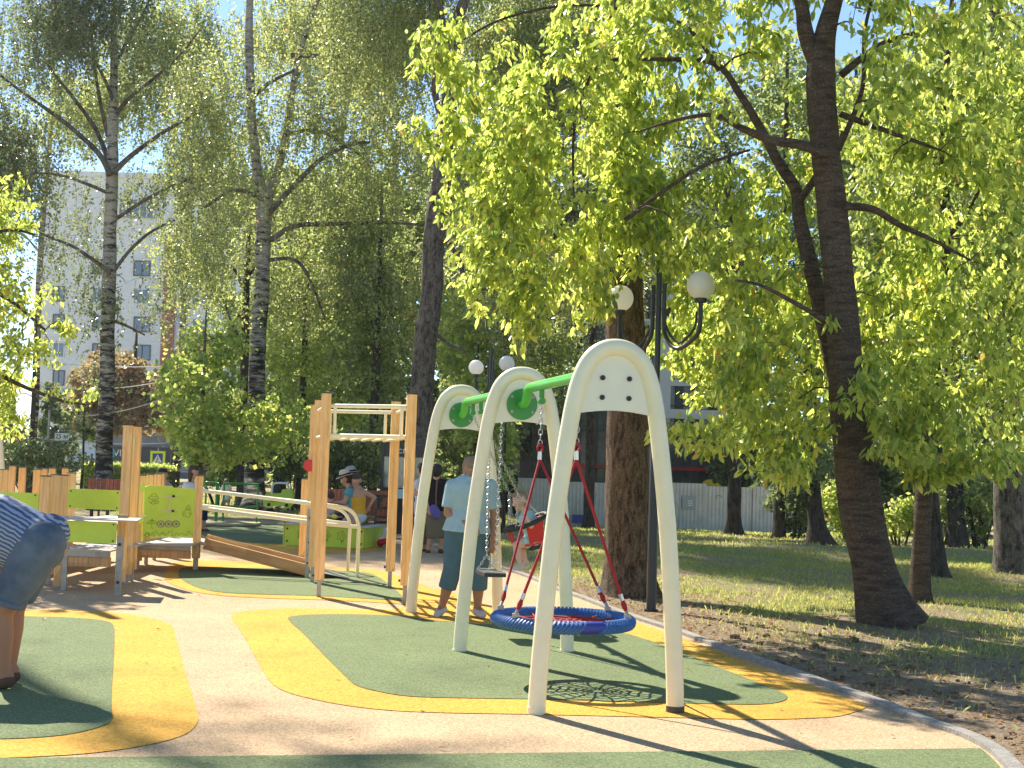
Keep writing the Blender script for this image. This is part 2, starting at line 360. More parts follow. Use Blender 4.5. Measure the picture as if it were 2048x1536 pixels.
kxb = [p for p in KERB if p.y < yb]
bm = bmesh.new(); f = bm.faces.new([bm.verts.new((x, y, .010)) for x, y in [(-20, G(0, 1520, 0).y-.5), tuple(G(0, 1520, 0))[:2], tuple(G(1000, 1510, 0))[:2], (kerb_x(G(1960, 1500, 0).y)-.02, G(1960, 1500, 0).y)] + [(p.x-.02, p.y) for p in reversed(kxb)] + [(KERB[0].x-.02, -4), (-20, -4)]])
bmesh.ops.triangulate(bm, faces=[f]); bm.normal_update()
for f in bm.faces:
    if f.normal.z < 0: f.normal_flip()
me = bpy.data.meshes.new('green_marking'); bm.to_mesh(me); bm.free(); tag(link('green_marking', me, M['green']), kind='structure')
# kerb: a row of low concrete edging stones following the curve
M['concrete'] = mat('concrete', (.36, .34, .31), .9, spec=.2, bump=(90, .5), var=(14, .3))
mbk = MB()
pts = catmull(KERB, 2)
for i in range(len(pts)-1):
    a, b_ = pts[i], pts[i+1]; t = (b_-a).normalized(); nrm = Vector((t.y, -t.x, 0)); g = t*.0015
    w0, w1, top = .0, .085, .032
    mbk.add([a-nrm*w0+g, a+nrm*w1+g, b_+nrm*w1-g, b_-nrm*w0-g] + [p+Vector((0, 0, top)) for p in (a-nrm*w0+g, a+nrm*w1+g, b_+nrm*w1-g, b_-nrm*w0-g)],
            [(4,5,6,7),(0,1,5,4),(1,2,6,5),(2,3,7,6),(3,0,4,7)])
ok = mbk.build('kerb', M['concrete']); tag(ok, kind='structure')
# grass: blades in tufts, thinning out to bare earth by the kerb
def blades(nb, region, dens, h0, h1, w, seed):
    r = np.random.default_rng(seed); X = r.uniform(region[0], region[1], nb); Y = region[2]+(region[3]-region[2])*r.uniform(0, 1, nb)**.8
    V = []; keep = []
    for x, y in zip(X, Y):
        if dens(x, y) < r.uniform(): continue
        keep.append((x, y))
    keep = np.array(keep); n_ = len(keep)
    Z = np.array([lawn_z(x, y) for x, y in keep]); ang = r.uniform(0, 2*np.pi, n_); h = r.uniform(h0, h1, n_)*(.6+.8*r.uniform(0, 1, n_)**2); ln = r.normal(0, .45, (n_, 2))*h[:, None]
    ww = w*(1+keep[:, 1]/18)
    dx = np.cos(ang)*ww; dy = np.sin(ang)*ww
    v = np.zeros((n_, 4, 3)); v[:, 0] = np.c_[keep[:, 0]-dx, keep[:, 1]-dy, Z-.01]; v[:, 1] = np.c_[keep[:, 0]+dx, keep[:, 1]+dy, Z-.01]
    v[:, 2] = np.c_[keep[:, 0]+dx*.6+ln[:, 0]*.5, keep[:, 1]+dy*.6+ln[:, 1]*.5, Z+h*.65]; v[:, 3] = np.c_[keep[:, 0]+ln[:, 0], keep[:, 1]+ln[:, 1], Z+h]
    return v.reshape(-1, 3), r.uniform(0, 1, n_)
def quads_mesh(name, v, tint, material, nf=1, faces=None):
    """v (N*k,3) vertices, faces pattern per leaf"""
    n_ = len(tint); k = len(v)//n_
    pat = faces or [(0, 1, 2, 3)]
    me = bpy.data.meshes.new(name)
    me.vertices.add(len(v)); me.vertices.foreach_set('co', np.ascontiguousarray(v, dtype=np.float32).ravel())
    P_ = np.array(pat); nl = P_.size; base = (np.arange(n_)*k)[:, None]
    loops = (base+P_.ravel()[None, :]).ravel().astype(np.int32); me.loops.add(len(loops)); me.loops.foreach_set('vertex_index', loops)
    L = P_.shape[1]; np_ = n_*len(pat); me.polygons.add(np_); me.polygons.foreach_set('loop_start', (np.arange(np_)*L).astype(np.int32))
    try: me.polygons.foreach_set('loop_total', np.full(np_, L, dtype=np.int32))
    except Exception: pass
    at = me.attributes.new('tint', 'FLOAT', 'FACE'); at.data.foreach_set('value', np.repeat(tint, len(pat)).astype(np.float32))
    me.update(calc_edges=True); me.materials.append(material); return me
M['grass'] = leafmat('grass_blades', (.25, .30, .085), (.62, .66, .18), .48, .03, .5, .5)
def dens1(x, y):
    if x < kerb_x(y)+.16: return 0
    g = grassy(x, y)
    nz = .5+.5*math.sin(x*2.3+1.3*math.sin(y*1.9))*math.sin(y*1.4+1.1*math.sin(x*1.3))
    return max(.03, min(1, (g+.30)*1.6*(.1+nz**1.5*1.2)))
va, ta = blades(150000, (-.5, 9.5, 4.5, 26), dens1, .018, .05, .0032, 3)
def dens2(x, y):
    if x < kerb_x(min(y, 23))+.3 and y < 34: return 0
    nz = .5+.5*math.sin(x*.9+1.3*math.sin(y*.7))*math.sin(y*.6+1.1*math.sin(x*.6)); return .3+.7*nz
vb, tb = blades(60000, (-14, 20, 24, 50), dens2, .03, .08, .006, 5)
tag(link('grass', quads_mesh('grass', np.concatenate([va, vb]), np.concatenate([ta, tb]), M['grass'])),
    'patchy sunlit lawn grass growing between the trees beyond the kerb', 'grass', kind='stuff')
# dry leaves and crumbs of earth lying about
M['litter'] = leafmat('dry_leaves', (.23, .14, .06), (.4, .24, .08), .25, .03, .7, .6)
r = np.random.default_rng(8); vl = []; tl = []
for i in range(4200):
    if i < 2900: y = r.uniform(6, 20); x = kerb_x(y)+.12+abs(r.normal(0, 1.6))
    elif i < 3050: x = r.uniform(-4, 3); y = r.uniform(7, 20)
    else: y = r.uniform(7, 17); x = kerb_x(y)+.12+abs(r.normal(0, .8))
    off = x < kerb_x(y)
    z = (.016 if off else lawn_z(x, y)+.006); s = r.uniform(.012, .034)*(.8 if off else 1); a = r.uniform(0, 6.28); ca, sa = math.cos(a), math.sin(a); cu = r.uniform(.1, .6)*s
    vl += [(x-ca*s, y-sa*s, z), (x-sa*s*.45, y+ca*s*.45, z+cu), (x+ca*s, y+sa*s, z+.3*cu), (x+sa*s*.45, y-ca*s*.45, z+cu*r.uniform(.2, 1))]; tl.append(r.uniform())
tag(link('fallen_leaves', quads_mesh('fallen_leaves', np.array(vl), np.array(tl), M['litter'])), 'dry brown fallen leaves scattered over the earth and the rubber paving', 'leaves', kind='stuff')
# lumps of earth beside the kerb
mbl = MB()
for i in range(170):
    y = r.uniform(7, 16.5); x = kerb_x(y)+.12+abs(r.normal(0, .9)); s = r.uniform(.006, .02) if i % 9 else r.uniform(.02, .045)
    mbl.ball((x, y, lawn_z(x, y)+s*.3), s, 6, (r.uniform(.7, 1.4), r.uniform(.7, 1.4), .7))
M['clod'] = mat('earth_clods', (.20, .14, .09), .95, spec=.1, var=(30, .5))
tag(mbl.build('soil_clods', M['clod']), 'small clods of dark earth strewn beside the kerb', 'soil', kind='stuff')
# ------------------------------------------------------------------ trees
M['bark_cherry'] = bark('bark_cherry', (.13, .095, .07), (.055, .04, .032), 5, 26, .7)
M['bark_scaly'] = bark('bark_scaly', (.20, .14, .09), (.035, .025, .02), 20, 6, 1.0)
M['bark_dark'] = bark('bark_dark', (.095, .08, .065), (.03, .025, .02), 14, 5, .8)
M['bark_birch'] = bark('bark_birch', (.5, .47, .42), (.05, .045, .04), 6, 6, .6, birch=True)
M['bark_limb'] = bark('bark_limb', (.20, .175, .145), (.05, .04, .035), 9, 5, .6)
M['bark_grey'] = bark('bark_grey', (.20, .17, .135), (.04, .032, .026), 11, 5, .9)
M['lf_cherry'] = leafmat('leaf_cherry', (.19, .26, .07), (.66, .80, .17), .64, .035, .8, .32)
M['lf_cherry_dark'] = leafmat('leaf_cherry_dark', (.14, .20, .06), (.50, .62, .13), .57, .03, .8, .34)
M['lf_birch'] = leafmat('leaf_birch', (.22, .27, .12), (.54, .63, .21), .55, .03, .7, .3)
M['lf_birch_dark'] = leafmat('leaf_birch_dark', (.12, .155, .08), (.30, .37, .14), .46, .025, .7, .3)
M['lf_maple'] = leafmat('leaf_maple', (.22, .31, .10), (.64, .78, .19), .58, .035, .6, .35)
M['lf_mid'] = leafmat('leaf_mid', (.16, .22, .09), (.48, .60, .19), .54, .03, .7, .35)
M['lf_deep'] = leafmat('leaf_deep', (.10, .15, .07), (.31, .40, .14), .5, .03, .7, .35)
M['lf_rust'] = leafmat('leaf_rust', (.28, .20, .09), (.48, .38, .15), .45, .03, .6, .5)

def noise3(seed, scale):
    r = np.random.default_rng(seed); K = r.normal(0, 1, (9, 3))*scale; ph = r.uniform(0, 6.28, 9)
    def f(p): return np.sin(p@K.T+ph).sum(axis=1)/2.6
    return f
def nrm(a): return a/np.maximum(np.linalg.norm(a, axis=1, keepdims=True), 1e-9)
def tubes_batch(name, paths, r0, r1, material, parent, sides=4):
    """paths (N,K,3) -> one mesh of tapered tubes"""
    N, K, _ = paths.shape; rr = r0[:, None]*(1-np.linspace(0, 1, K))[None, :]+r1[:, None]*np.linspace(0, 1, K)[None, :]
    T = np.gradient(paths, axis=1); T = T/np.maximum(np.linalg.norm(T, axis=2, keepdims=True), 1e-9)
    ref = np.zeros((N, K, 3)); ref[..., 0] = .31; ref[..., 1] = .83; ref[..., 2] = .2
    u = np.cross(T, ref); u /= np.maximum(np.linalg.norm(u, axis=2, keepdims=True), 1e-9); w_ = np.cross(T, u)
    v = np.zeros((N, K, sides, 3))
    for k in range(sides):
        t = 2*np.pi*k/sides; v[:, :, k] = paths+u*(math.cos(t)*rr[..., None])+w_*(math.sin(t)*rr[..., None])
    pat = [(i*sides+k, i*sides+(k+1) % sides, (i+1)*sides+(k+1) % sides, (i+1)*sides+k) for i in range(K-1) for k in range(sides)]
    me = quads_mesh(name, v.reshape(-1, 3), np.zeros(N), material, faces=pat)
    return link(name, me, None, parent, smooth=True)
def leaves(name, pos, axis, L, W, material, parent, r, near=False, curl=.15):
    n_ = len(pos); axis = nrm(axis); s = nrm(np.cross(axis, r.normal(0, 1, (n_, 3)))); nn = np.cross(axis, s)
    L = L*r.uniform(.48, 1.32, (n_, 1)); W = W*r.uniform(.75, 1.2, (n_, 1)); fo = r.uniform(.02, .3, (n_, 1))*W; cu = L*curl*r.uniform(-1, 1, (n_, 1))
    if near:
        v = np.zeros((n_, 6, 3)); v[:, 0] = pos; v[:, 1] = pos+axis*L*.30+s*W*.45+nn*fo; v[:, 2] = pos+axis*L*.68+s*W*.40+nn*(fo+cu*.5)
        v[:, 3] = pos+axis*L+nn*cu; v[:, 4] = pos+axis*L*.68-s*W*.40+nn*(fo+cu*.5); v[:, 5] = pos+axis*L*.30-s*W*.45+nn*fo; pat = [(0, 1, 2, 3), (0, 3, 4, 5)]
    else:
        v = np.zeros((n_, 4, 3)); v[:, 0] = pos; v[:, 1] = pos+axis*L*.5+s*W*.5+nn*fo; v[:, 2] = pos+axis*L+nn*cu; v[:, 3] = pos+axis*L*.5-s*W*.5; pat = [(0, 1, 2, 3)]
    me = quads_mesh(name, v.reshape(-1, 3), r.uniform(0, 1, n_), material, faces=pat)
    return link(name, me, None, parent)
def stem_tube(mb, pts, rads, k=6, n=12, lump=.05, seed=0, flare=0):
    q = catmull(pts, k); rr = interp(rads, k); s0 = len(mb.v); mb.tube(q, rr, n, True)
    z0 = q[0].z
    for i in range(s0, len(mb.v)):
        ring = (i-s0)//n; ring = min(ring, len(q)-1); c = q[ring]; p = Vector(mb.v[i]); d = p-c
        a = math.atan2(d.y, d.x); f = 1+lump*(math.sin(a*3+p.z*2.1+seed)+.6*math.sin(a*5-p.z*4.3+seed*2)+.5*math.sin(p.z*7+a*2))
        if flare:
            h = max(0, 1-(p.z-z0)/(flare*1.0)); f += (h**2.6)*(.30+.28*math.sin(a*4+seed+.5*math.sin(a*2))+.12*math.sin(a*7))
        mb.v[i] = tuple(c+d*f)
    return [(tuple(p), r_) for p, r_ in zip(q, rr)]
def tree(name, label, cat, trunk, limbs=(), blobs=(), n=300, k=10, leaf=('lf_mid', .12, .08), droop=.4, spread=.18, barkm='bark_dark', seed=1,
         gap=-.2, gapscale=.8, near=False, strands=None, group=None, flare=.9, clear=.35, zmin=None, avoid=None, twig=1.0, curl=.15, crown_label=None, reach=None):
    """trunk: [(x,y,z,r)..]; limbs: lists of the same; blobs: [(x,y,z,rx,ry,rz,weight)] volumes the foliage fills"""
    r = np.random.default_rng(seed); base = Vector(trunk[0][:3])
    root = empty(name, base); tag(root, label, cat, group)
    inv = np.array(base)
    mb = MB(); nodes = []
    nodes += stem_tube(mb, [Vector(t[:3])-base for t in trunk], [t[3] for t in trunk], seed=seed, flare=flare)
    for j, lm in enumerate(limbs):
        mb.cur = 0 if lm[0][3] > .12 else 1
        nodes += stem_tube(mb, [Vector(t[:3])-base for t in lm], [t[3] for t in lm], n=8, lump=.07, seed=seed+j)
    mb.build('trunk', [M[barkm], M['bark_limb'] if barkm == 'bark_birch' and j_white(limbs) else M[barkm]], root, smooth=False)
    to = [c for c in bpy.data.objects if c.parent == root][-1]; to.data.polygons.foreach_set('use_smooth', np.ones(len(to.data.polygons), dtype=bool))
    if not blobs: return root
    wts = np.array([b_[6] if len(b_) > 6 else b_[3]*b_[4]*b_[5] for b_ in blobs], float); wts /= wts.sum(); cl = []
    nf = noise3(seed*13+5, gapscale); want = n
    tr = np.array([t[0] for t in nodes])
    for b_, w_ in zip(blobs, wts):
        m_ = int(want*w_*2.6)+4; d = nrm(r.normal(0, 1, (m_, 3)))*(r.uniform(0, 1, (m_, 1))**(1/2.4)); p = d*np.array(b_[3:6])+np.array(b_[:3])
        p = p[nf(p) > gap]
        cl.append(p[:max(2, int(want*w_))])
    cl = np.concatenate(cl)-inv
    if zmin is not None: cl = cl[cl[:, 2]+inv[2] > zmin]
    if avoid: cl = cl[~avoid(cl+inv)]
    if clear:
        dd = np.sqrt(((cl[:, None, :2]-tr[None, :, :2])**2).sum(-1)+((cl[:, None, 2]-tr[None, :, 2])*.35)**2).min(1); cl = cl[dd > clear]
    # join every cluster to the nearest wood already grown
    hi = [q for q in nodes if q[0][2] > .12*max(t[0][2] for t in nodes)] or nodes
    NP = np.zeros((len(hi)+2*len(cl), 3)); NR = np.zeros(len(NP)); NP[:len(hi)] = [q[0] for q in hi]; NR[:len(hi)] = [q[1] for q in hi]; c_ = len(hi)
    d0 = ((cl[:, None, :]-NP[None, :c_, :])**2).sum(-1).min(1); cl = cl[np.argsort(d0)]
    paths = []; ra = []; rb = []
    for c in cl:
        dv = NP[:c_]-c; dist = np.sqrt((dv**2).sum(1)); cost = dist+.5*np.maximum(0, dv[:, 2]*(-1)*-1) ; j = int(np.argmin(cost)); s_ = NP[j]; ln = dist[j]
        a0 = min(NR[j]*.6, (.008+.012*ln)*twig); a1 = max(.0025*twig, a0*.4); arch = np.array([0, 0, .16*ln])+r.normal(0, .09, 3)*ln
        t = np.array([0, .35, .7, 1.])[:, None]; pth = s_*(1-t)+c*t+arch*(4*t*(1-t))*.7
        paths.append(pth); ra.append(a0); rb.append(a1); NP[c_] = c; NR[c_] = a1*1.15; NP[c_+1] = pth[2]; NR[c_+1] = a1+(a0-a1)*.3; c_ += 2
    paths = np.array(paths); tubes_batch('branches', paths, np.array(ra), np.array(rb), M[barkm], root)
    lm, L, W = leaf
    if strands:     # weeping twigs: leaves strung along hanging lines
        ns, nl, sl = strands; pos = []; N = len(cl)
        st = np.repeat(cl, ns, axis=0)+r.normal(0, spread, (N*ns, 3)); ln = sl*r.uniform(.35, 1.2, (N*ns, 1)); sw = r.normal(0, .16, (N*ns, 3))*sl; sw[:, 2] = 0
        t = r.uniform(0, 1, (N*ns, nl)); pos = st[:, None, :]+sw[:, None, :]*t[..., None]**.7; pos[..., 2] -= ln*t; pos = pos.reshape(-1, 3)+r.normal(0, .045, (N*ns*nl, 3))
        ax = r.normal(0, 1, pos.shape); ax[:, 2] -= droop
        tp = np.stack([st, st+sw*.4-np.c_[np.zeros((N*ns, 2)), ln*.33], st+sw*.75-np.c_[np.zeros((N*ns, 2)), ln*.66], st+sw-np.c_[np.zeros((N*ns, 2)), ln*.95]], 1)
        sel = r.uniform(0, 1, N*ns) < .5; tubes_batch('twigs', tp[sel], np.full(sel.sum(), .005*twig), np.full(sel.sum(), .002), M[barkm], root, 3)
    else:
        N = len(cl); dirn = np.repeat(paths[:, 3]-paths[:, 2], k, axis=0); dirn = nrm(dirn)
        back = r.uniform(0, 1, (N*k, 1))**1.5; pos = np.repeat(cl, k, axis=0)-dirn*back*spread*1.6+r.normal(0, spread*.33, (N*k, 3))
        ax = r.normal(0, .62, (N*k, 3)); ax[:, 2] *= .5; ax[:, 2] -= droop; ax += dirn*.35
    co = leaves('crown', pos, ax, L, W, M[lm], root, r, near, curl)
    if crown_label: co['label'] = crown_label
    return root
def j_white(l_): return True
def pxr(wpx, d): return wpx/2*d/F_PX
def W3(lst, Y):          # trunk outline: (px, py, width px[, depth shift])
    o = []
    for t in lst:
        y_ = Y+(t[3] if len(t) > 3 else 0); p = P(t[0], t[1], y_); o.append((p.x, p.y, p.z, pxr(t[2], y_)))
    return o
def B3(lst):             # foliage volumes: (px, py, depth, rx, ry, rz[, weight])
    return [(*P(t[0], t[1], t[2]), *t[3:]) for t in lst]
def based(lst, Y=None):  # the first point of the trunk is set on the ground
    g = G(lst[0][0], lst[0][1]); Y = g.y if Y is None else Y; o = W3(lst, Y); z = lawn_z(o[0][0], o[0][1]) if Y < 60 else terr(o[0][0], Y)
    o[0] = (o[0][0], o[0][1], z-.06, o[0][3]); return o

def lamp_view(p):
    """the crown leaves the air round the lamp standing behind it open"""
    px = 1024+F_PX*p[:, 0]/p[:, 1]; return (p[:, 1] < 15.2) & (((px > 1288) & (px < 1428) & (p[:, 2] > 1.9) & (p[:, 2] < 3.62)) | ((px > 1212) & (px <= 1288) & (p[:, 2] > 2.72) & (p[:, 2] < 3.58)))
# the big cherry in front on the right
ct = based([(1792,1262,104),(1766,1200,96),(1746,1130,88),(1722,1010,84),(1703,860,78),(1692,740,70),(1680,600,64),(1666,430,60),(1650,280,58),(1641,150,60),(1650,70,44),(1668,0,36),(1700,-120,24),(1720,-300,14)])
dT = ct[0][1]
limbs = [W3([(1645,170,30),(1612,70,34),(1600,0,28),(1560,-120,18),(1500,-260,10)], dT),
         W3([(1712,840,30),(1672,760,34),(1648,640,36),(1622,530,32),(1600,440,28),(1592,380,26),(1560,330,22),(1520,255,18),(1480,190,15),(1430,128,12),(1330,118,9),(1205,120,7)], dT+.5),
         W3([(1600,400,16),(1640,340,14),(1652,300,10)], dT+.3),
         W3([(1660,310,22),(1600,290,20),(1540,280,18),(1480,255,14),(1430,230,10),(1360,238,7),(1280,262,4)], dT-.3),
         W3([(1205,120,10),(1175,165,9),(1152,230,7),(1146,330,5),(1150,430,3)], dT+.6),
         W3([(1440,140,14),(1380,60,10),(1300,30,8),(1150,10,6),(1000,40,5),(880,110,4)], dT+.9),
         W3([(1680,228,14),(1740,250,12),(1810,275,9),(1880,300,5)], dT),
         W3([(1690,412,18),(1745,418,15),(1800,450,12),(1870,482,8),(1940,520,4)], dT-.2),
         W3([(1682,150,16),(1760,90,12),(1850,60,9),(1960,20,5)], dT+.3),
         W3([(1676,300,13),(1724,180,10),(1730,60,8),(1760,-60,5)], dT+.6),
         W3([(1650,640,12),(1580,600,9),(1520,570,7),(1470,560,4)], dT-.8),
         W3([(1250,440,10),(1330,380,8),(1410,330,7),(1500,300,5)], dT+.4)]
cherry = tree('cherry_tree', 'big leaning tree in front on the right with bright yellow-green hanging leaves', 'tree', ct, limbs,
     B3([(1120,210,14,1.45,1.3,1.55),(1050,500,14,.84,1.0,.88),(930,120,13.8,.66,.8,.42,.45),(1340,90,14,1.65,1.7,1.55),(1290,470,14.1,1.3,1.2,1.3),(1480,330,13.6,1.3,1.3,1.5),
         (1560,690,13.9,1.1,1.2,1.05),(1500,850,12.6,.76,.8,.34,.4),(1860,220,13.4,1.5,1.6,1.5),(1890,640,13.6,1.2,1.5,1.25),(1400,640,12.4,.7,1,.6),(1790,860,12.6,.8,.7,.42,.5),
         (1640,-300,12.8,3.2,2.2,1.4,5.5),(1080,650,14,.5,.5,.33,.16),(1170,880,12.4,.12,.12,.16,.02),(1235,835,12.4,.14,.1,.10,.015),(1560,940,12,.34,.3,.12,.04),
         (870,260,13.8,.3,.4,.36,.11),(1380,600,16.4,1.2,.8,1.0,1.0),(1250,560,15.4,.8,.5,.9,.7),(1240,120,13.5,.8,.8,.9,.8),(1000,300,14.2,.95,.9,1.15,.9),(960,560,14.2,.42,.5,.48,.15),(1232,430,14.6,.45,.5,.55,.35),(1180,600,14,.4,.5,.35,.22),(1262,600,15.45,.45,.12,.5,.5),(1692,745,12.3,.40,.22,.26,.22),(1610,930,12.6,.45,.4,.18,.14),(1850,930,12.8,.5,.4,.2,.14),(1480,745,12.6,.42,.6,.30,.3),(1450,700,15.8,.8,.6,.7,.7),(1330,700,16.6,.7,.5,.6,.5),(1250,690,14,.4,.5,.23,.1),(1960,930,12.6,.5,.6,.3,.14),(1690,560,13.9,.9,.5,1.2,.7),(1380,860,12,.4,.5,.16,.08)]),
     n=6700, k=13, leaf=('lf_cherry', .110, .047), droop=1.0, spread=.12, barkm='bark_cherry', seed=21, gap=-.22, gapscale=2.0, avoid=lamp_view, near=True, clear=.40, curl=.22, flare=.75)

def X3(px, d): return P(px, 900, d).x
# other trees on the lawn
tree('tree', 'slender straight dark trunk just right of the big leaning tree, deep green crown', 'tree',
     based([(1838,1206,44),(1842,1100,36),(1848,1000,34),(1856,850,32),(1866,760,30),(1884,620,26),(1892,450,20),(1884,250,16),(1900,60,10),(1910,-120,6)]),
     [W3([(1890,480,12),(1940,420,10),(1960,370,6)], 15.8), W3([(1866,740,12),(1820,680,9),(1790,640,5)], 15.8)],
     B3([(1890,420,16,1.5,1.7,2.2),(2030,700,15.5,1.0,1.3,1.5),(1800,760,16.4,.7,1,.6),(2030,250,16,1.3,1.5,1.8),(1980,900,16.5,.6,.8,.35)]),
     n=1250, k=11, leaf=('lf_cherry_dark', .115, .055), droop=.9, spread=.15, barkm='bark_cherry', seed=22, gap=-.3, gapscale=1.5, near=True, clear=.3, flare=.4)
tree('tree', 'thin dark trunk standing behind the slender straight one', 'tree',
     based([(1882,1158,34),(1872,1060,26),(1862,960,24),(1858,800,22),(1880,500,14),(1900,200,8)]), [],
     B3([(1800,450,20,1.6,1.6,2.2),(1700,700,20.5,1.6,1.5,1.3),(1900,850,20.5,1.4,1.3,.6)]), n=800, k=12, leaf=('lf_cherry_dark', .12, .06), droop=.8, spread=.18, seed=23, gap=-.2, gapscale=1.2, clear=.2, flare=.4)
tree('tree', 'grey furrowed trunk at the right edge of the lawn', 'tree',
     based([(2030,1152,76),(2022,1080,62),(2012,900,56),(1998,700,50),(1988,450,42),(1990,150,30),(1995,-100,16)]), [],
     B3([(2010,250,21,2.2,2,2.4),(1890,520,21.5,1.5,1.5,1.5),(2110,780,21,1.3,1.4,1.3)]), n=1000, k=12, leaf=('lf_mid', .12, .07), droop=.7, spread=.2, barkm='bark_grey', seed=24, gap=-.2, gapscale=1.1, clear=.3, flare=.6)
tree('tree', 'short dark stump-like trunk before the bright bushes on the right', 'tree',
     based([(1915,1100,50),(1912,1040,36),(1908,950,32),(1900,700,24),(1890,400,14)]), [], B3([(1880,560,26,2.2,2,2.6),(2040,400,26,2.2,2,2.6)]), n=800, k=12, leaf=('lf_mid', .13, .08), droop=.5, spread=.25, seed=25, gap=-.1, clear=.2, flare=.8)
tree('tree', 'dark trunk behind the low grey-green branches near the fence', 'tree',
     based([(1640,1090,52),(1632,1040,34),(1626,980,30),(1620,800,24),(1610,500,16)]), [], B3([(1570,930,30,1.3,1.2,.62,1.6),(1660,900,31,1.5,1.2,.75,1.6),(1610,600,31,2.6,2.2,2.2),(1540,860,31,1,1,.6,.8)]),
     n=900, k=14, leaf=('lf_deep', .14, .07), droop=.7, spread=.25, seed=26, gap=-.3, clear=.2, flare=.7)
tree('tree', 'narrow dark trunk right in front of the corrugated fence', 'tree',
     based([(1466,1074,38),(1468,1030,28),(1470,960,26),(1468,800,24),(1462,600,20),(1455,300,14)]), [], B3([(1450,350,39,2.6,2.5,3),(1560,620,39,2.2,2,1.6)]), n=650, k=14, leaf=('lf_deep', .15, .1), droop=.4, spread=.3, seed=27, gap=-.1, clear=.3, flare=.5)
# the thick scaly trunk behind the lamp
tree('tree', 'thick trunk with scaly brown bark rising behind the near street lamp', 'tree',
     based([(1262,1192,104),(1258,1100,92),(1256,950,88),(1254,800,84),(1250,600,76),(1246,350,66),(1242,60,58),(1240,-200,44),(1240,-500,26)]),
     [W3([(1246,320,14),(1300,300,12),(1345,240,8)], 16.3), W3([(1244,200,14),(1180,230,10),(1120,300,6)], 16.3)],
     B3([(1240,-420,16.5,2.6,2.4,2.0)]), n=500, k=12, leaf=('lf_mid', .11, .06), droop=.5, spread=.2, barkm='bark_scaly', seed=28, gap=-.1, clear=.5, flare=.6)
# birches
tree('birch_tree', 'left birch, its dark trunk dividing into a fan of bare limbs before the apartment block', 'birch tree',
     [(*G(203,1022,0)[:2], -.05, pxr(46,38)), *W3([(206,960,36),(212,820,31),(216,640,28),(220,480,26),(224,350,24),(226,240,19),(228,100,14),(226,-60,9),(222,-260,7)], 38)],
     [W3([(220,350,13),(195,305,11),(130,245,9),(60,195,7),(0,150,5),(-60,100,3)], 37.6), W3([(222,340,12),(195,265,9),(150,200,7),(110,150,5),(70,90,3)], 38.5), W3([(226,345,13),(270,305,10),(330,262,8),(385,232,6),(430,205,3)], 37.6),
      W3([(226,240,11),(255,200,8),(310,155,7),(350,120,5),(400,60,3)], 38.2), W3([(222,545,10),(180,515,8),(140,490,6),(90,470,5),(40,440,3)], 37.5), W3([(226,545,9),(260,500,7),(300,465,6),(350,440,3)], 38),
      W3([(224,300,10),(208,240,8),(190,140,6),(180,30,4),(170,-60,3)], 38.3), W3([(228,440,9),(290,400,7),(350,370,5),(400,350,3)], 38), W3([(222,640,8),(250,650,6),(290,670,3)], 38),
      W3([(226,150,9),(250,90,7),(290,20,5),(320,-60,3)], 38.1), W3([(224,390,8),(180,370,7),(120,350,5),(60,345,3)], 38.3), W3([(226,200,8),(200,140,6),(150,60,5),(120,-20,3)], 37.8)],
     B3([(60,150,38,2.0,2.4,2.3),(210,60,38,2.0,2.4,2.0),(340,130,38,1.3,2,1.8),(150,330,38,2.2,2,1.4),(330,330,38,1.3,1.6,1.0),(120,480,38,1.4,1.4,.8),(330,600,38,.6,1.0,.8),(200,590,37.5,1.0,1.2,.7),(110,240,38,1.4,1.4,.8),(300,230,38,1.2,1.4,.8),
         (200,-250,38,3.2,3,3),(-30,300,38,1.6,2,1.8),(190,760,38,.5,.6,.5,.4)]), n=2000, strands=(4, 16, .85), leaf=('lf_birch_dark', .088, .066), droop=.9, spread=.42, barkm='bark_birch', seed=31, gap=-.35, gapscale=.62, clear=.25, twig=1.4, flare=.8)
tree('birch_tree', 'white birch with a forked trunk beside the thin dark stem, left of centre', 'birch tree',
     [(*G(508,1030,0)[:2], -.05, pxr(56,37)), *W3([(509,960,40),(510,850,35),(516,700,32),(524,560,30),(528,450,31),(531,385,33)], 37)],
     [W3([(526,390,22),(514,340,20),(506,260,19),(500,160,18),(498,80,17),(500,0,15),(505,-120,12),(500,-300,6)], 37), W3([(536,390,20),(556,340,17),(572,270,16),(582,200,14),(598,110,12),(630,10,13),(670,-130,8)], 37.3),
      W3([(534,430,12),(580,380,11),(640,320,10),(700,290,8),(740,285,5)], 36.5), W3([(540,480,12),(590,452,11),(660,448,9),(760,445,7),(850,450,4)], 36.6), W3([(528,400,9),(470,380,8),(410,415,5)], 36.8),
      W3([(582,110,10),(660,112,8),(700,112,5)], 37), W3([(500,200,9),(540,165,8),(590,140,5)], 36.7), W3([(538,520,9),(590,520,8),(620,560,6),(650,640,4)], 36.8), W3([(572,270,9),(640,262,8),(720,310,4)], 37)],
     B3([(640,150,37,2.4,2.0,2.6,8),(760,320,37,1.9,1.6,2.2,5),(660,420,37,1.9,1.4,1.6,4),(430,170,37.5,1.1,1.8,1.9),(430,400,37,1.0,1.6,1.4),(420,560,37,.8,1.2,1.2),(600,620,37.5,1.2,1.6,1.3),(560,0,37,1.6,2,1.4),
         (760,560,37.5,1.6,1.8,1.3),(600,-260,37,3,2.8,2.8),(500,480,38.2,.9,.6,1.4),(820,120,38,1.2,2,2)]), n=1900, strands=(4, 18, .95), leaf=('lf_birch', .085, .065), droop=.9, spread=.42, barkm='bark_birch', seed=32, gap=-.12, gapscale=.8, clear=.22, twig=1.4, flare=.8)
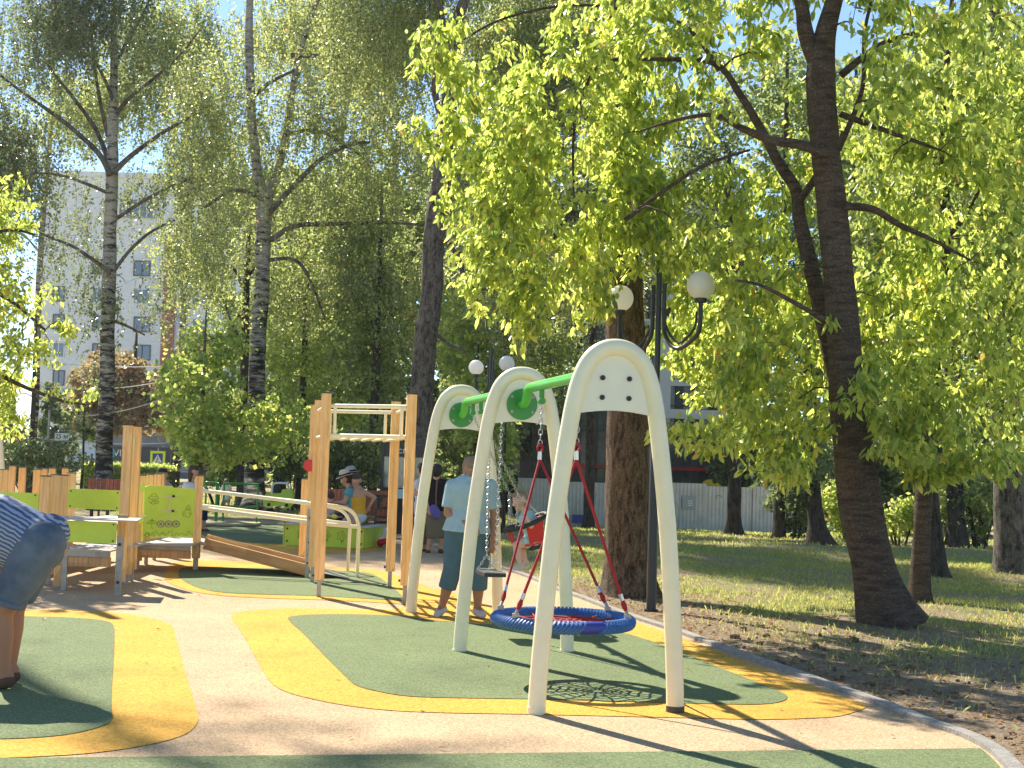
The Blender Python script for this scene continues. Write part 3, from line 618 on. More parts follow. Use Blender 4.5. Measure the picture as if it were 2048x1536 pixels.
for sd_, (px, d, tp, bl, nn_, lab) in enumerate(((352, 52, 60, [(330,80,52,2.4,2,2.4),(250,200,52,1.8,1.6,1.4),(430,300,52,1.7,1.8,2.0),(390,480,52,1.5,1.6,1.6)], 760, 'more distant birch between the two nearest birches'),
        (60, 50, 40, [(20,80,50,2.6,2,2.6),(120,180,50,2.2,2,2.0),(-20,330,50,1.8,1.8,1.8),(-40,480,50,1.4,1.4,1.2)], 560, 'more distant birch at the far left behind the left birch'),
        (655, 50, -100, [(640,60,50,3.2,2,3.0),(720,330,50,2.8,2,2.8),(560,420,50,2.0,1.8,2.2),(640,620,50,2.4,1.8,1.8)], 900, 'more distant birch filling the gap right of the white forked birch'))):
    x_ = X3(px, d); zt_ = P(px, tp, d).z
    tree('birch_tree', lab, 'birch tree', [(x_, d, -.05, .17), (x_+.1, d, 3, .14), (x_, d, zt_*.5, .11), (x_+.15, d, zt_*.8, .07), (x_, d, zt_, .03)], [], B3(bl), n=nn_, strands=(4, 15, 1.0), leaf=('lf_birch', .115, .09), droop=.9, spread=.5,
         barkm='bark_birch', seed=300+sd_, gap=-.1, gapscale=.6, clear=.2, twig=1.5, flare=.6)
tree('tree', 'thin dark stem with stub branches hugging the white forked birch', 'tree',
     [(*G(484,1024,0)[:2], -.05, pxr(30,38.5)), *W3([(485,960,22),(488,850,20),(490,700,17),(492,580,14),(496,500,11),(498,470,6)], 38.5)],
     [W3([(492,600,7),(470,540,6),(440,530,4)], 38.5), W3([(490,700,7),(460,640,5),(450,600,3)], 38.5), W3([(492,560,7),(520,520,5)], 38.5)], [], barkm='bark_dark', seed=33)
tree('birch_tree', 'old crooked birch with patchy grey bark behind the far swing frame', 'birch tree',
     [(*G(842,1052,0)[:2], -.05, pxr(66,30)), *W3([(842,950,50),(840,850,48),(850,700,46),(862,590,44),(868,480,44),(884,360,42),(890,300,40),(896,240,34),(904,140,30),(916,40,24),(946,-60,16),(960,-250,8)], 30)],
     [W3([(892,260,14),(870,180,14),(885,60,12),(870,-10,10),(830,-90,6)], 30), W3([(884,470,11),(920,520,10),(930,570,8),(985,580,5)], 29.6), W3([(862,660,8),(900,690,6),(930,700,4)], 29.8)],
     B3([(900,-200,30.5,2.4,2.4,2.2),(760,50,31.5,1.5,1.8,1.8),(980,350,32,1.2,1.4,1.6),(1000,600,31.5,1.1,1.2,1.0)]), n=900, strands=(5, 16, .8), leaf=('lf_birch', .075, .058), droop=.8, spread=.35, barkm='bark_grey', seed=34, gap=-.15, gapscale=.8, clear=.35, twig=1.2, flare=.8)
tree('birch_tree', 'dark upright trunk seen between the middle and front swing arches', 'birch tree',
     based([(1096,1052,56),(1090,960,44),(1086,860,40),(1088,740,36),(1094,600,34),(1096,480,30),(1085,300,24),(1090,0,14)]), [W3([(1094,560,12),(1060,470,11),(1030,440,7)], 36), W3([(1096,500,12),(1130,440,10),(1150,420,6)], 36)],
     B3([(1090,120,38,2.6,2.6,3.2),(1190,560,38.5,1.3,1.5,1.4),(1010,480,38,1.4,1.8,1.8)]), n=1100, strands=(5, 15, .8), leaf=('lf_birch', .09, .07), droop=.8, spread=.4, barkm='bark_dark', seed=35, gap=-.2, clear=.3, twig=1.3)
# broadleaf trees behind the playground
def bt(label, px, d, w0, top, blobs, n, leaf, seed, cat='tree', name='tree', barkm='bark_dark', k=14, gap=-.25, gs=.75, lean=0, sp=.28, z0=None, clear=.2, limbs=None, droop=.45):
    x = X3(px, d); zb = terr(x, d); zt = P(px, top, d).z; r0 = pxr(w0, d)
    trk = [(x, d, zb-.08, r0*1.25), (x+.02, d, zb+.5, r0), (x+lean*.4, d+.1, zb+(zt-zb)*.45, r0*.8), (x+lean*.8, d, zb+(zt-zb)*.75, r0*.5), (x+lean, d, zt, r0*.2)]
    return tree(name, label, cat, trk, limbs or [], B3(blobs), n=n, k=k, leaf=leaf, droop=droop, spread=sp, barkm=barkm, seed=seed, gap=gap, gapscale=gs, clear=clear, flare=.5)
bt('sunlit young maple whose leaves hide the base of the white birch', 400, 34, 14, 620, [(395,800,34,1.3,1.5,1.25),(450,900,34,1.2,1.3,.5,1.2),(385,860,34.5,.6,1,.5),(560,860,35,1.1,1.3,.9),(430,690,35,1,1.2,.8),(365,740,34.5,.6,.8,.5),], 470, ('lf_maple', .15, .13), 41, k=16, barkm='bark_grey')
bt('light green tree between the white birch and the tall wooden posts', 600, 40, 16, 400, [(600,720,40,1.9,2,1.8),(680,860,40,1.6,1.6,1.0),(560,860,40,1.2,1.4,.9),(640,560,41,1.8,2,1.5)], 700, ('lf_maple', .15, .12), 42, k=15)
bt('dark-stemmed tree with mid-green leaves left of the crooked old birch', 745, 37, 20, 380, [(740,680,37.5,1.5,1.7,1.8),(790,850,37,.9,1.2,1.0),(720,500,38,1.6,1.8,1.4),(690,880,36,.9,1,.6)], 720, ('lf_mid', .15, .11), 43, k=15)
bt('bright leafy sapling under the far swing arch', 950, 31, 9, 660, [(930,700,31.5,.8,1,.9),(960,820,31,.7,.9,.8),(1010,760,31.5,.7,.9,.8),(905,620,32,.5,.8,.6)], 300, ('lf_maple', .14, .11), 44, k=14)
bt('tree with layered foliage behind the second street lamp', 1000, 42, 20, 300, [(980,560,43,1.8,1.8,1.9),(1090,700,43,1.5,1.6,1.4),(960,780,43,1.4,1.5,1.1)], 650, ('lf_mid', .16, .12), 45, k=14)
bt('small bright tree with pale leaves beside the swing chains', 1010, 30, 7, 790, [(1005,880,30.5,.35,.4,.55),(1000,960,30,.3,.4,.25)], 90, ('lf_maple', .13, .1), 46, k=14)
bt('deep green tree closing the view behind the scaly trunk', 1180, 46, 22, 200, [(1170,420,47,2.2,2.4,2.6),(1120,800,47,1.2,1.4,1.2)], 500, ('lf_deep', .18, .13), 47, k=14)
bt('tall dark tree on the lawn behind the big leaning tree', 1560, 36, 24, 100, [(1540,250,37,2.4,2.4,2.8),(1720,420,37,2.2,2.2,2.6),(1700,760,37,2.0,1.8,1.7)], 900, ('lf_mid', .16, .11), 48, k=14)
bt('tall leafy tree filling the upper right corner', 1960, 34, 26, 60, [(1900,200,35,2.6,2.4,2.8),(2080,480,35,2.2,2.2,3),(1830,700,35,2.2,2,1.6)], 950, ('lf_mid', .16, .11), 49, k=14)
bt('small leafy tree behind the left benches', 60, 46, 12, 640, [(40,840,46,1.8,1.6,1.5),(140,880,46,1.2,1.2,.8),(-60,740,46,1.6,1.6,1.6)], 480, ('lf_deep', .18, .14), 50, k=14)
bt('thin sapling with sparse dark leaves left of the birch trunk', 165, 41, 6, 800, [(165,870,41,.5,.6,.7)], 90, ('lf_deep', .14, .1), 51, k=12)
bt('rust-brown chestnut in front of the apartment block', 262, 72, 18, 660, [(225,770,72,2.4,2,1.9),(190,835,72,2,2,1.1),(270,825,72,2,2,1.1)], 420, ('lf_rust', .30, .22), 52, 'chestnut tree', 'chestnut_tree', k=16, sp=.5)
bt('second rust-brown chestnut, partly behind the young maple', 350, 76, 18, 700, [(350,800,76,2.4,2,2.0),(390,720,77,1.8,2,1.4),(345,840,75,2,2,1.0)], 400, ('lf_rust', .30, .22), 53, 'chestnut tree', 'chestnut_tree', k=16, sp=.5)
# the leafy branches reaching in from the left edge: the tree itself stands out of the frame
lt = [(-6.9, 17.2, -.05, .22), (-6.9, 17.2, 1.2, .18), (-6.8, 17.1, 3, .14), (-6.7, 17, 5.5, .06)]
tree('tree', 'near tree at the left edge with glossy leaves hanging over the low posts', 'tree', lt,
     [W3([(-60,560,12),(20,600,8),(90,660,5)], 17.1), W3([(-70,700,14),(20,760,9),(120,800,6),(180,810,3)], 17.1), W3([(-60,480,10),(20,460,7),(70,470,4)], 17.1)],
     B3([(10,430,17.2,.34,.8,.55),(40,600,17.2,.42,.8,.5),(60,740,17.2,.55,.8,.45),(120,790,17.0,.42,.6,.26,.14),(60,830,17.1,.5,.6,.2,.1),(-20,830,17.2,.6,.8,.3),(130,660,17.1,.14,.3,.2,.03),(180,790,17,.12,.2,.08,.01),(-60,520,17.3,.5,1,1.3)]),
     n=700, k=10, leaf=('lf_cherry', .090, .042), droop=.7, spread=.12, barkm='bark_cherry', seed=60, gap=-.4, gapscale=2, near=True, clear=.1)
# a tall tree outside the frame on the left; only the shade of its high crown reaches the paving
tree('tree', 'tall tree beyond the left edge whose high crown shades the front paving', 'tree', [(-13.2, 23.5, -.05, .3), (-13.1, 23.5, 6, .24), (-12.9, 23.4, 13, .18), (-12.6, 23.3, 19, .06)], [],
     [(-12.4, 23.0, 18.3, 2.2, 1.6, .9), (-10.8, 21.6, 16.9, 1.0, .8, .45), (-13.6, 24, 16.5, 1.2, 1, .6), (-9.4, 22.2, 18.6, .9, .7, .35)], n=80, k=11, leaf=('lf_mid', .12, .09), droop=.4, spread=.25, seed=90, gap=-.1, gapscale=1.2, clear=.2)
# the far belt of trees behind everything
k_ = 0
for px, d, top, wd, leafm, lab in ((560,58,330,4.0,'lf_mid','far green tree behind the white birch, left of the play frame'), (700,62,300,4.2,'lf_deep','far dark tree behind the tall wooden posts'),
                                   (850,58,260,4.0,'lf_mid','far green tree behind the crooked old birch'), (1000,66,240,4.4,'lf_deep','far dark tree behind the middle swing arch'),
                                   (1700,56,120,4.4,'lf_deep','far tree closing the lawn beyond the end of the fence'),
                                   (1860,52,140,4.2,'lf_mid','far tree behind the bright bushes on the right'), (2040,54,100,4.6,'lf_deep','far dark tree at the right edge')):
    c = 900
    bt(lab, px, d, 26, top, [(px-30,top+160,d,wd,3,wd*.8),(px+50,top+330,d,wd*.9,3,wd*.7),(px-50,top+500,d,wd*.8,2.6,wd*.55),(px+30,min(850,top+640),d,wd*.8,2.4,wd*.35)], c, (leafm, .30, .24), 70+k_, k=18, sp=.6, gap=-.55, gs=.5); k_ += 1
# shrubs
def shrub(label, px, py, d, rx, ry, rz, n, leafm, seed, L=.11, W=.085, cat='shrub', name='shrub'):
    c = P(px, py, d); zb = terr(c.x, d); rr = np.random.default_rng(seed)
    st = []
    for i in range(5):
        a = rr.uniform(0, 6.28); st.append([(c.x+.1*math.cos(a), d+.1*math.sin(a), zb-.05, .03), (c.x+rx*.3*math.cos(a), d+ry*.3*math.sin(a), zb+rz*.9, .02), (c.x+rx*.55*math.cos(a), d+ry*.5*math.sin(a), zb+rz*1.6, .008)])
    return tree(name, label, cat, st[0], st[1:], [(c.x, d, max(c.z, zb+rz*.8), rx, ry, rz)], n=n, k=14, leaf=(leafm, L, W), droop=.3, spread=.2, seed=seed, gap=-.5, gapscale=1.2, clear=0, flare=0)
shrub('sunlit bush beyond the slender trunk on the right', 1800, 1000, 31, 1.1, .9, .75, 230, 'lf_maple', 81)
shrub('bright bush right of the big leaning trunk', 1700, 1010, 33, .9, .8, .8, 180, 'lf_maple', 82)
shrub('bush at the right edge behind the grey trunk', 1960, 1000, 30, 1.2, .9, .85, 230, 'lf_mid', 83)
shrub('dark bush at the far end of the corrugated fence', 1590, 1010, 36, .9, .8, .9, 200, 'lf_deep', 84)
shrub('rightmost dark bush beside the edge of the lawn', 2075, 960, 32, 1.2, .9, 1.2, 230, 'lf_mid', 85)
shrub('dark shrubbery under the left trees', 60, 920, 40, 1.9, .8, .75, 260, 'lf_deep', 86)
shrub('leafy undergrowth beside the white birch, behind the engraved panel', 440, 935, 39, 1.1, .8, .5, 170, 'lf_mid', 87)
shrub('dark undergrowth behind the seated women', 690, 920, 33, 1.2, .7, .75, 220, 'lf_deep', 88)
shrub('undergrowth beside the green spring rocker', 590, 915, 38, 1.1, .7, .7, 180, 'lf_deep', 89)
for i, (px, d, hh, lf, lab) in enumerate(((470,70,2.2,'lf_deep','far dark bushes behind the birch feet'),(640,66,2.6,'lf_mid','far bushes behind the spring rocker'),(800,64,2.8,'lf_deep','far bushes behind the notice board'),
        (905,70,3.0,'lf_mid','far bushes between the two far swing arches'),(1560,58,2.6,'lf_deep','far bushes past the right end of the fence'),(1680,54,2.4,'lf_mid','far bushes behind the big leaning trunk'),
        (1800,50,2.6,'lf_deep','far dark bushes behind the sunlit bush'),(1930,52,2.6,'lf_mid','far bushes at the right behind the grey trunk'),(2080,50,2.8,'lf_deep','far dark bushes at the right edge of the view'),(20,64,3.0,'lf_deep','far bushes behind the left trees'))):
    c = P(px, 900, d); shrub(lab, px, 925 if px < 1100 else 935, d, 3.2, 1.2, hh, 420, lf, 200+i, .26, .2)
# clipped hedge
hb = MB(); rr = np.random.default_rng(5); c0 = P(165, 960, 50); c1 = P(335, 960, 50)
zt = P(250, 932, 50).z
hb.box((c0.x, 50, -.02), (c1.x, 51.2, zt-.12)); M['hedge_core'] = mat('hedge_core', (.02, .035, .012), 1)
ho = empty('hedge', ((c0.x+c1.x)/2, 50.6, 0)); tag(ho, 'low clipped hedge with a sunlit top behind the left benches', 'hedge')
hb.v = [tuple(Vector(v)-ho.location) for v in hb.v]; hb.build('branches', M['hedge_core'], ho)
N = 14000; pos = np.c_[rr.uniform(c0.x, c1.x, N), rr.uniform(49.85, 51.3, N), rr.uniform(0, 1, N)**.6*(zt)]; face = rr.uniform(0, 1, N)
pos[face < .45, 1] = 49.95+rr.normal(0, .05, (face < .45).sum()); pos[face > .6, 2] = zt-.05+rr.normal(0, .06, (face > .6).sum()); pos -= np.array(ho.location)
leaves('foliage', pos, rr.normal(0, 1, (N, 3)), .10, .08, M['lf_maple'], ho, rr)
# ------------------------------------------------------------------ materials of made things
M['cream'] = mat('cream_paint', (.92, .84, .57), .33, spec=.5, var=(2.6, .11), bump=(220, .04))
M['cream_plate'] = mat('cream_board', (.88, .82, .62), .4, var=(7, .05))
M['gpaint'] = mat('green_paint', (.08, .52, .06), .26, spec=.5)
M['gflange'] = mat('green_flange', (.03, .27, .03), .35)
M['lime'] = mat('lime_board', (.57, .76, .065), .42, var=(6, .10), bump=(150, .03))
M['wood'] = wood('pine', (.90, .59, .27), (.75, .43, .15))
M['wood2'] = wood('pine_boards', (.62, .37, .17), (.46, .24, .09))
M['cap'] = mat('post_cap', (.03, .035, .02), .5)
M['galv'] = mat('galvanised_steel', (.42, .40, .36), .5, metal=.6, var=(9, .3), bump=(60, .1))
M['deck'] = mat('deck_board', (.50, .46, .42), .6, var=(8, .15), bump=(200, .2))
M['dark'] = mat('dark_metal', (.022, .026, .028), .4)
M['black'] = mat('black_rubber', (.018, .019, .02), .55, bump=(120, .1))
M['red'] = mat('red_plastic', (.62, .025, .02), .35)
M['redrope'] = mat('red_rope', (.50, .022, .03), .7, bump=(400, .6), var=(300, .35))
M['bluerope'] = mat('blue_rope', (.035, .15, .42), .45, var=(45, .3))
M['bluetape'] = mat('blue_sleeve', (.02, .04, .30), .5)
M['alu'] = mat('aluminium', (.62, .61, .58), .35, metal=.9)
M['chain'] = mat('chain_steel', (.55, .54, .50), .3, metal=.9)
M['bolt'] = mat('bolt', (.03, .03, .03), .4, metal=.3)
M['globe'] = mat('opal_globe', (.92, .91, .88), .35, var=(4, .07))
M['bench_wood'] = wood('bench_wood', (.40, .13, .06), (.26, .07, .03), 1.4)
M['groove'] = mat('engraved_line', (.10, .17, .01), .8)
M['pale'] = mat('pale_slot', (.66, .62, .30), .6)
M['white'] = mat('white_paint', (.78, .78, .76), .5)
M['stain'] = mat('dirt', (.10, .075, .05), .9)

# ------------------------------------------------------------------ swing frame set
fr = [(G(1067, 1422, 0), G(1359, 1432, 0)), (G(915, 1300, 0), G(1137, 1309, 0)), (G(818, 1223, 0), G(1000, 1229, 0))]
cs = [(a+b_)/2 for a, b_ in fr]; row = (cs[2]-cs[0]); row.z = 0; row.normalize()
side = Vector((row.y, -row.x, 0))           # to the right of the row
cs[1] = cs[0]+row*(cs[1]-cs[0]).dot(row); cs[2] = cs[0]+row*(cs[2]-cs[0]).dot(row)
swing = empty('swing_frame', cs[1]); tag(swing, 'large cream tube swing frame with three arches and a green top beam', 'swing frame')
O = Vector(cs[1])
HW = .435; PROF = [(HW, 0), (.425, .25), (.40, .62), (.365, 1.05), (.325, 1.4), (.285, 1.7), (.255, 1.88), (.222, 2.01), (.170, 2.125), (.09, 2.195), (0, 2.215)]
for i, c in enumerate(cs):
    m_ = MB(); pr = [(-a, z) for a, z in PROF]+[(a, z) for a, z in reversed(PROF[:-1])]
    pts = catmull([c-O+side*a+Vector((0, 0, z)) for a, z in pr], 4); m_.tube(pts, .054, 20)
    m_.build('arch', M['cream'], swing, True)
    p_ = MB(); inner = [(a*.93, z) for a, z in PROF if z >= 1.7]
    zb = 1.80; L = [(-.262, zb), *[(-a+.01, z) for a, z in PROF if z > 1.85]]; Rr = [(a-.01, z) for a, z in reversed(PROF[:-1]) if z > 1.85]+[(.262, zb)]
    arc = [(.262*(1-2*t), zb+.028*math.sin(math.pi*t)) for t in (.15, .3, .45, .55, .7, .85)]
    out = [(a*.97, z) for a, z in L+Rr+arc]
    p_.prism([c-O+side*a+Vector((0, 0, z))-row*.012 for a, z in out], row*.022); pl = p_.build('plate', M['cream_plate'], swing)
    for dx in (-.085, .085):
        for z in (1.905, 2.025):
            b_ = MB(); q = c-O+side*dx+Vector((0, 0, z)); sg = -1
            b_.tube([q-row*.012, q-row*.022], .016, 12); b_.ball(q-row*.022, .009, 8); b_.build('bolt', M['bolt'], pl, True)
    for sg in (-1, 1):   # scuffed dirt sleeve at the foot
        f_ = MB(); q = c-O+side*sg*HW; f_.tube([q, q+Vector((0, 0, .025+.02*((i+sg) % 2)))], .0575, 20); f_.build('foot_ring', M['stain'] if i == 0 and sg == 1 else M['cream'], swing, True)
ZB = 2.075
for a, b_ in ((cs[0], cs[1]), (cs[1], cs[2])):
    m_ = MB(); zf = 1.965; s_ = a-O; e_ = b_-O
    pts = [s_+row*.03+Vector((0,0,zf)), s_+row*.11+Vector((0,0,zf)), s_+row*.17+Vector((0,0,zf+.03)), s_+row*.24+Vector((0,0,ZB)), s_+row*.32+Vector((0,0,ZB+.01)),
           e_-row*.32+Vector((0,0,ZB+.01)), e_-row*.24+Vector((0,0,ZB)), e_-row*.17+Vector((0,0,zf+.03)), e_-row*.11+Vector((0,0,zf)), e_-row*.03+Vector((0,0,zf))]
    m_.tube(pts, .038, 18); bm_ = m_.build('top_beam', M['gpaint'], swing, True)
    for q, sg in ((s_, 1), (e_, -1)):
        f_ = MB(); f_.tube([q+row*sg*.013+Vector((0,0,zf)), q+row*sg*.028+Vector((0,0,zf))], .125, 32)
        fl = f_.build('flange', M['gflange'], swing, True)
        for dx in (-.085, .085):
            for dz in (-.06, .06):
                h = MB(); w0 = q+row*sg*.028+side*dx+Vector((0,0,zf+dz)); h.tube([w0, w0+row*sg*.008], .013, 10); h.build('bolt', M['galv'], fl, True)
# hangers: bracket below the beam
def hanger(pos):
    h = MB(); q = pos-O; h.tube([q+Vector((0,0,.0)), q+Vector((0,0,-.075))], .020, 10); h.tube([q+Vector((0,0,-.085))-row*.03, q+Vector((0,0,-.085))+row*.03], .026, 12)
    return h.build('hanger', M['gflange'], swing, True)
def on_beam(c, t): return Vector(c)+row*t+Vector((0, 0, ZB-.025))
def chain(p0, p1, name='chain', parent=None, org=Vector(), link_len=.034):
    """steel chain: real links, alternately turned"""
    m_ = MB(); d = p1-p0; n_ = max(2, int(d.length/(link_len*.72))); t = d.normalized(); u = t.cross(Vector((0, 1, 0.3))).normalized(); w_ = t.cross(u)
    for i in range(n_):
        c = p0+d*((i+.5)/n_)-org; s_ = u if i % 2 else w_; pts = []
        for k in range(9):
            a = 2*math.pi*k/8; pts.append(c+t*(math.cos(a)*link_len*.5)+s_*(math.sin(a)*link_len*.30))
        m_.tube(pts, .0036, 4, False)
    return m_.build(name, M['chain'], parent)
# nest swing
bay = (cs[1]-cs[0]).length
ringc = cs[0]+row*(bay*.47)+Vector((0, 0, .43)); ringc = G(1129, 1240, .43); ringc = cs[0]+row*(Vector(ringc)-cs[0]).dot(row); ringc.z = .43
nest = empty('nest_swing', ringc); tag(nest, 'round nest swing with a blue rope ring and red net hanging in the front bay', 'nest swing')
RR, rt = .455, .036
m_ = MB(); n_ = 96
pts = [Vector((RR*math.cos(2*math.pi*k/n_), RR*math.sin(2*math.pi*k/n_), 0)) for k in range(n_+1)]; m_.tube(pts, rt*.86, 16, False); ring_o = m_.build('ring', M['bluerope'], nest, True)
# braided cover: rope turns lying as chevrons round the ring
m_ = MB(); turns = 104
for k in range(turns):
    a0 = 2*math.pi*k/turns
    if abs(((a0-4.95) % 6.283)) < .30: continue
    for sgn in (1, -1):
        q = []
        for j in range(7):
            ph = math.pi*j/6*1.04+(0 if sgn > 0 else math.pi); aa = a0+.085*math.sin(ph*1.0)*1.0+ .04*abs(math.cos(ph))
            rr_ = rt*1.0; c = Vector((math.cos(aa), math.sin(aa), 0)); q.append(c*(RR+rr_*math.cos(ph))+Vector((0, 0, rr_*math.sin(ph))))
        m_.tube(q, .0115, 5, True)
m_.build('rope_cover', M['bluerope'], nest, True)
m_ = MB(); sl = [Vector((RR*math.cos(a), RR*math.sin(a), 0)) for a in np.linspace(4.93, 5.27, 8)]; m_.tube(sl, rt*1.16, 16); m_.build('sleeve', M['bluetape'], nest, True)
m_ = MB()      # the net, sagging a little
ns = 16
for k in range(ns):
    a = 2*math.pi*k/ns+.1; q = [Vector((RR*.93*t*math.cos(a+.12*math.sin(t*3)), RR*.93*t*math.sin(a+.12*math.sin(t*3)), -.035*(1-t*t))) for t in np.linspace(.08, 1, 7)]; m_.tube(q, .0085, 5, False)
for rr_ in (.10, .22, .34, .46, .60, .76):
    q = [Vector((RR*rr_*math.cos(a)*(1+.05*math.sin(a*8)), RR*rr_*math.sin(a)*(1+.05*math.sin(a*8)), -.035*(1-rr_**2))) for a in np.linspace(0, 2*math.pi, 49)]; m_.tube(q, .0085, 5, False)
for k in range(26):
    a = k*2.4; r_ = (.25+.5*((k*7) % 11)/11)*RR; m_.ball((r_*math.cos(a), r_*math.sin(a), -.025), .017, 6)
m_.build('net', M['redrope'], nest, True)
hang = [G(1091, 800, ZB-.1), G(1170, 770, ZB-.1)]
tb = (P(1091, 800, cs[0].y+1.95)-cs[0]); hp = [on_beam(cs[0], 1.93), on_beam(cs[0], .87)]
for j, h0 in enumerate(hp):
    hanger(h0); top = h0+Vector((0, 0, -.10)); kn = Vector((h0.x, h0.y, 1.60)) if j == 0 else Vector((h0.x, h0.y, 1.60))
    chain(top, kn+Vector((0, 0, .03)), 'chain', nest, ringc, .05)
    m_ = MB(); q = [kn-ringc+Vector((.02*math.sin(t), 0, .03+.03*math.cos(t)-.02)) for t in np.linspace(0, 6.283, 12)]; m_.tube(q, .009, 6, False); m_.build('rope_eye', M['redrope'], nest, True)
    m_ = MB(); m_.tube([kn-ringc+Vector((0, 0, -.015)), kn-ringc+Vector((0, 0, -.075))], [.015, .017], 10); m_.build('ferrule', M['alu'], nest, True)
    for sg in (-1, 1):
        dirn = row*(.62 if j == 0 else -.62)+side*sg; dirn.normalize(); e_ = ringc+dirn*RR+Vector((0, 0, rt+.02))
        s_ = kn+Vector((0, 0, -.07)); m_ = MB(); d = e_-s_; m_.tube([s_-ringc, s_+d*.86-ringc], .0105, 8); m_.build('rope', M['redrope'], nest, True)
        m_ = MB(); m_.tube([s_+d*.86-ringc, s_+d*.90-ringc], .014, 8); m_.build('ferrule', M['alu'], nest, True)
        m_ = MB(); m_.tube([s_+d*.90-ringc, s_+d*.93-ringc, s_+d*.965-ringc], [.012, .019, .012], 8); m_.build('rope_eye', M['redrope'], nest, True)
        m_ = MB(); m_.tube([s_+d*.96-ringc, e_-ringc+Vector((0,0,.01))], .011, 8); m_.cbox(e_-ringc-Vector((0,0,.012)), (.045, .03, .05)); m_.build('shackle', M['galv'], nest)
# flat seat
f0 = cs[1]+row*1.02; sc_ = P(1000, 1147, f0.y); off = (sc_-f0).dot(side); seatc = Vector((f0.x, f0.y, sc_.z))
fs = empty('flat_swing_seat', seatc); tag(fs, 'black flat rubber swing seat hanging empty on two chains', 'swing seat')
m_ = MB(); m_.cbox((0, 0, 0), (.19, .44, .032), math.atan2(-row.x, row.y)*1, .02); so = m_.build('seat', M['black'], fs)
for t in (-.24, .24):
    h0 = on_beam(f0, t*1.12); hanger(h0); chain(h0+Vector((0,0,-.10)), seatc+row*t*.8+Vector((0,0,.15)), 'chain', fs, seatc, .040)
    for sg in (-1, 1): chain(seatc+row*t*.8+Vector((0,0,.15)), seatc+row*t*.8+side*sg*.075+Vector((0,0,.02)), 'chain', fs, seatc, .03)
    m_ = MB(); m_.cbox(row*t*.8+Vector((0,0,.02)), (.17, .03, .012)); m_.build('clamp', M['galv'], fs)
# toddler seat, swung out to the right
t0 = cs[1]+row*1.93; ang = rad(24.5); Lc = 1.31
piv = on_beam(t0, 0)+Vector((0,0,-.1)); sdir = side*math.sin(ang)-Vector((0,0,1))*math.cos(ang); tc_ = piv+sdir*Lc
ts = empty('toddler_swing_seat', tc_, math.atan2(side.y, side.x)); tag(ts, 'red bucket swing seat with a black rim, swung out with a toddler in it', 'swing seat')
ts.rotation_euler = (0, -ang*.55, math.atan2(side.y, side.x))
# local axes: +x = outward (to the right), y = along the beam; toddler faces -x
m_ = MB(); q = catmull([(-.17,-.10,.16),(-.19,0,.155),(-.17,.10,.16),(-.06,.17,.17),(.10,.175,.20),(.19,.11,.225),(.21,0,.23),(.19,-.11,.225),(.10,-.175,.20),(-.06,-.17,.17)], 4, True)
m_.tube(q+[q[0]], .021, 10, False); m_.build('rim', M['black'], ts, True)
m_ = MB()      # red shell: back and sides
sec = [(-.03,-.155),(.08,-.160),(.155,-.12),(.18,0),(.155,.12),(.08,.160),(-.03,.155)]
up_ = [Vector((x, y, .165+.05*(x+.03)/.2)) for x, y in sec]; lo_ = [Vector((x*.8, y*.82, .0)) for x, y in sec]
vs = up_+lo_+[v*.97+Vector((0,0,.004)) for v in up_]+[v*.95+Vector((0,0,.006)) for v in lo_]; n7 = 7
fsx = [(i, i+1, n7+i+1, n7+i) for i in range(6)]+[(14+i+1, 14+i, 21+i, 21+i+1) for i in range(6)]+[(i+1, i, 14+i, 14+i+1) for i in range(6)]+[(7+i, 8+i, 22+i, 21+i) for i in range(6)]
m_.add(vs, fsx); m_.cbox((.05, 0, -.012), (.22, .25, .025), 0, .02)
m_.tube([(-.165, .0, .15), (-.15, 0, .05), (-.06, 0, -.01)], .022, 8, True, .5); m_.build('bucket', M['red'], ts, True)
m_ = MB(); m_.cbox((.08, 0, -.045), (.20, .22, .05), 0, .02); m_.build('bumper', M['black'], ts)
inv = None
for sg in (-1, 1):
    h0 = on_beam(t0, sg*.20); hanger(h0); mw = Matrix.Translation(tc_) @ ts.rotation_euler.to_matrix().to_4x4(); top = h0+Vector((0,0,-.10))
    j_ = top.lerp(mw @ Vector((.02, sg*.19, .18)), .72)
    for a_, b2 in ((top, j_), (j_, mw @ Vector((-.12, sg*.15, .175))), (j_, mw @ Vector((.15, sg*.15, .215)))):
        lo = mw.inverted(); ch = chain(lo @ a_, lo @ b2, 'chain', ts, Vector(), .036)
# far-left swing frame
p_ = G(-2, 1052, 0); fl = empty('swing_frame', p_); tag(fl, 'cream arch of another swing cut off by the left edge', 'swing frame')
m_ = MB(); pr = [(-a, z) for a, z in PROF]+[(a, z) for a, z in reversed(PROF[:-1])]
m_.tube(catmull([Vector((a-.36, 0, z*.99)) for a, z in pr], 4), .054, 14); m_.build('arch', M['cream'], fl, True)

# ------------------------------------------------------------------ wooden play equipment
def post(parent, px, py_ground, ztop, zbot=.12, w=.098, rz=.12, metal=.0, base=None, matn='wood', foot=.045):
    g = G(px, py_ground, 0) if base is None else Vector(base); o_ = parent.location
    m_ = MB(); m_.cbox((0, 0, (ztop+zbot)/2), (w, w, ztop-zbot), 0, .008); po = m_.build('post', M[matn], parent); po.location = (g.x-o_.x, g.y-o_.y, 0); po.rotation_euler = (0, 0, rz)
    c_ = MB(); c_.cbox((0, 0, ztop+.006), (w+.008, w+.008, .012), 0, .006); c_.build('cap', M['cap'], po)
    if foot:
        f_ = MB(); f_.cbox((0, 0, zbot/2-.002), (foot, foot, zbot), 0, 0); f_.build('foot', M['galv'], po)
    return po
pf = empty('play_platform', G(250, 1150, 0)); tag(pf, 'low wooden play platform with orange posts, lime green panels and a ramp', 'play platform'); PO = pf.location
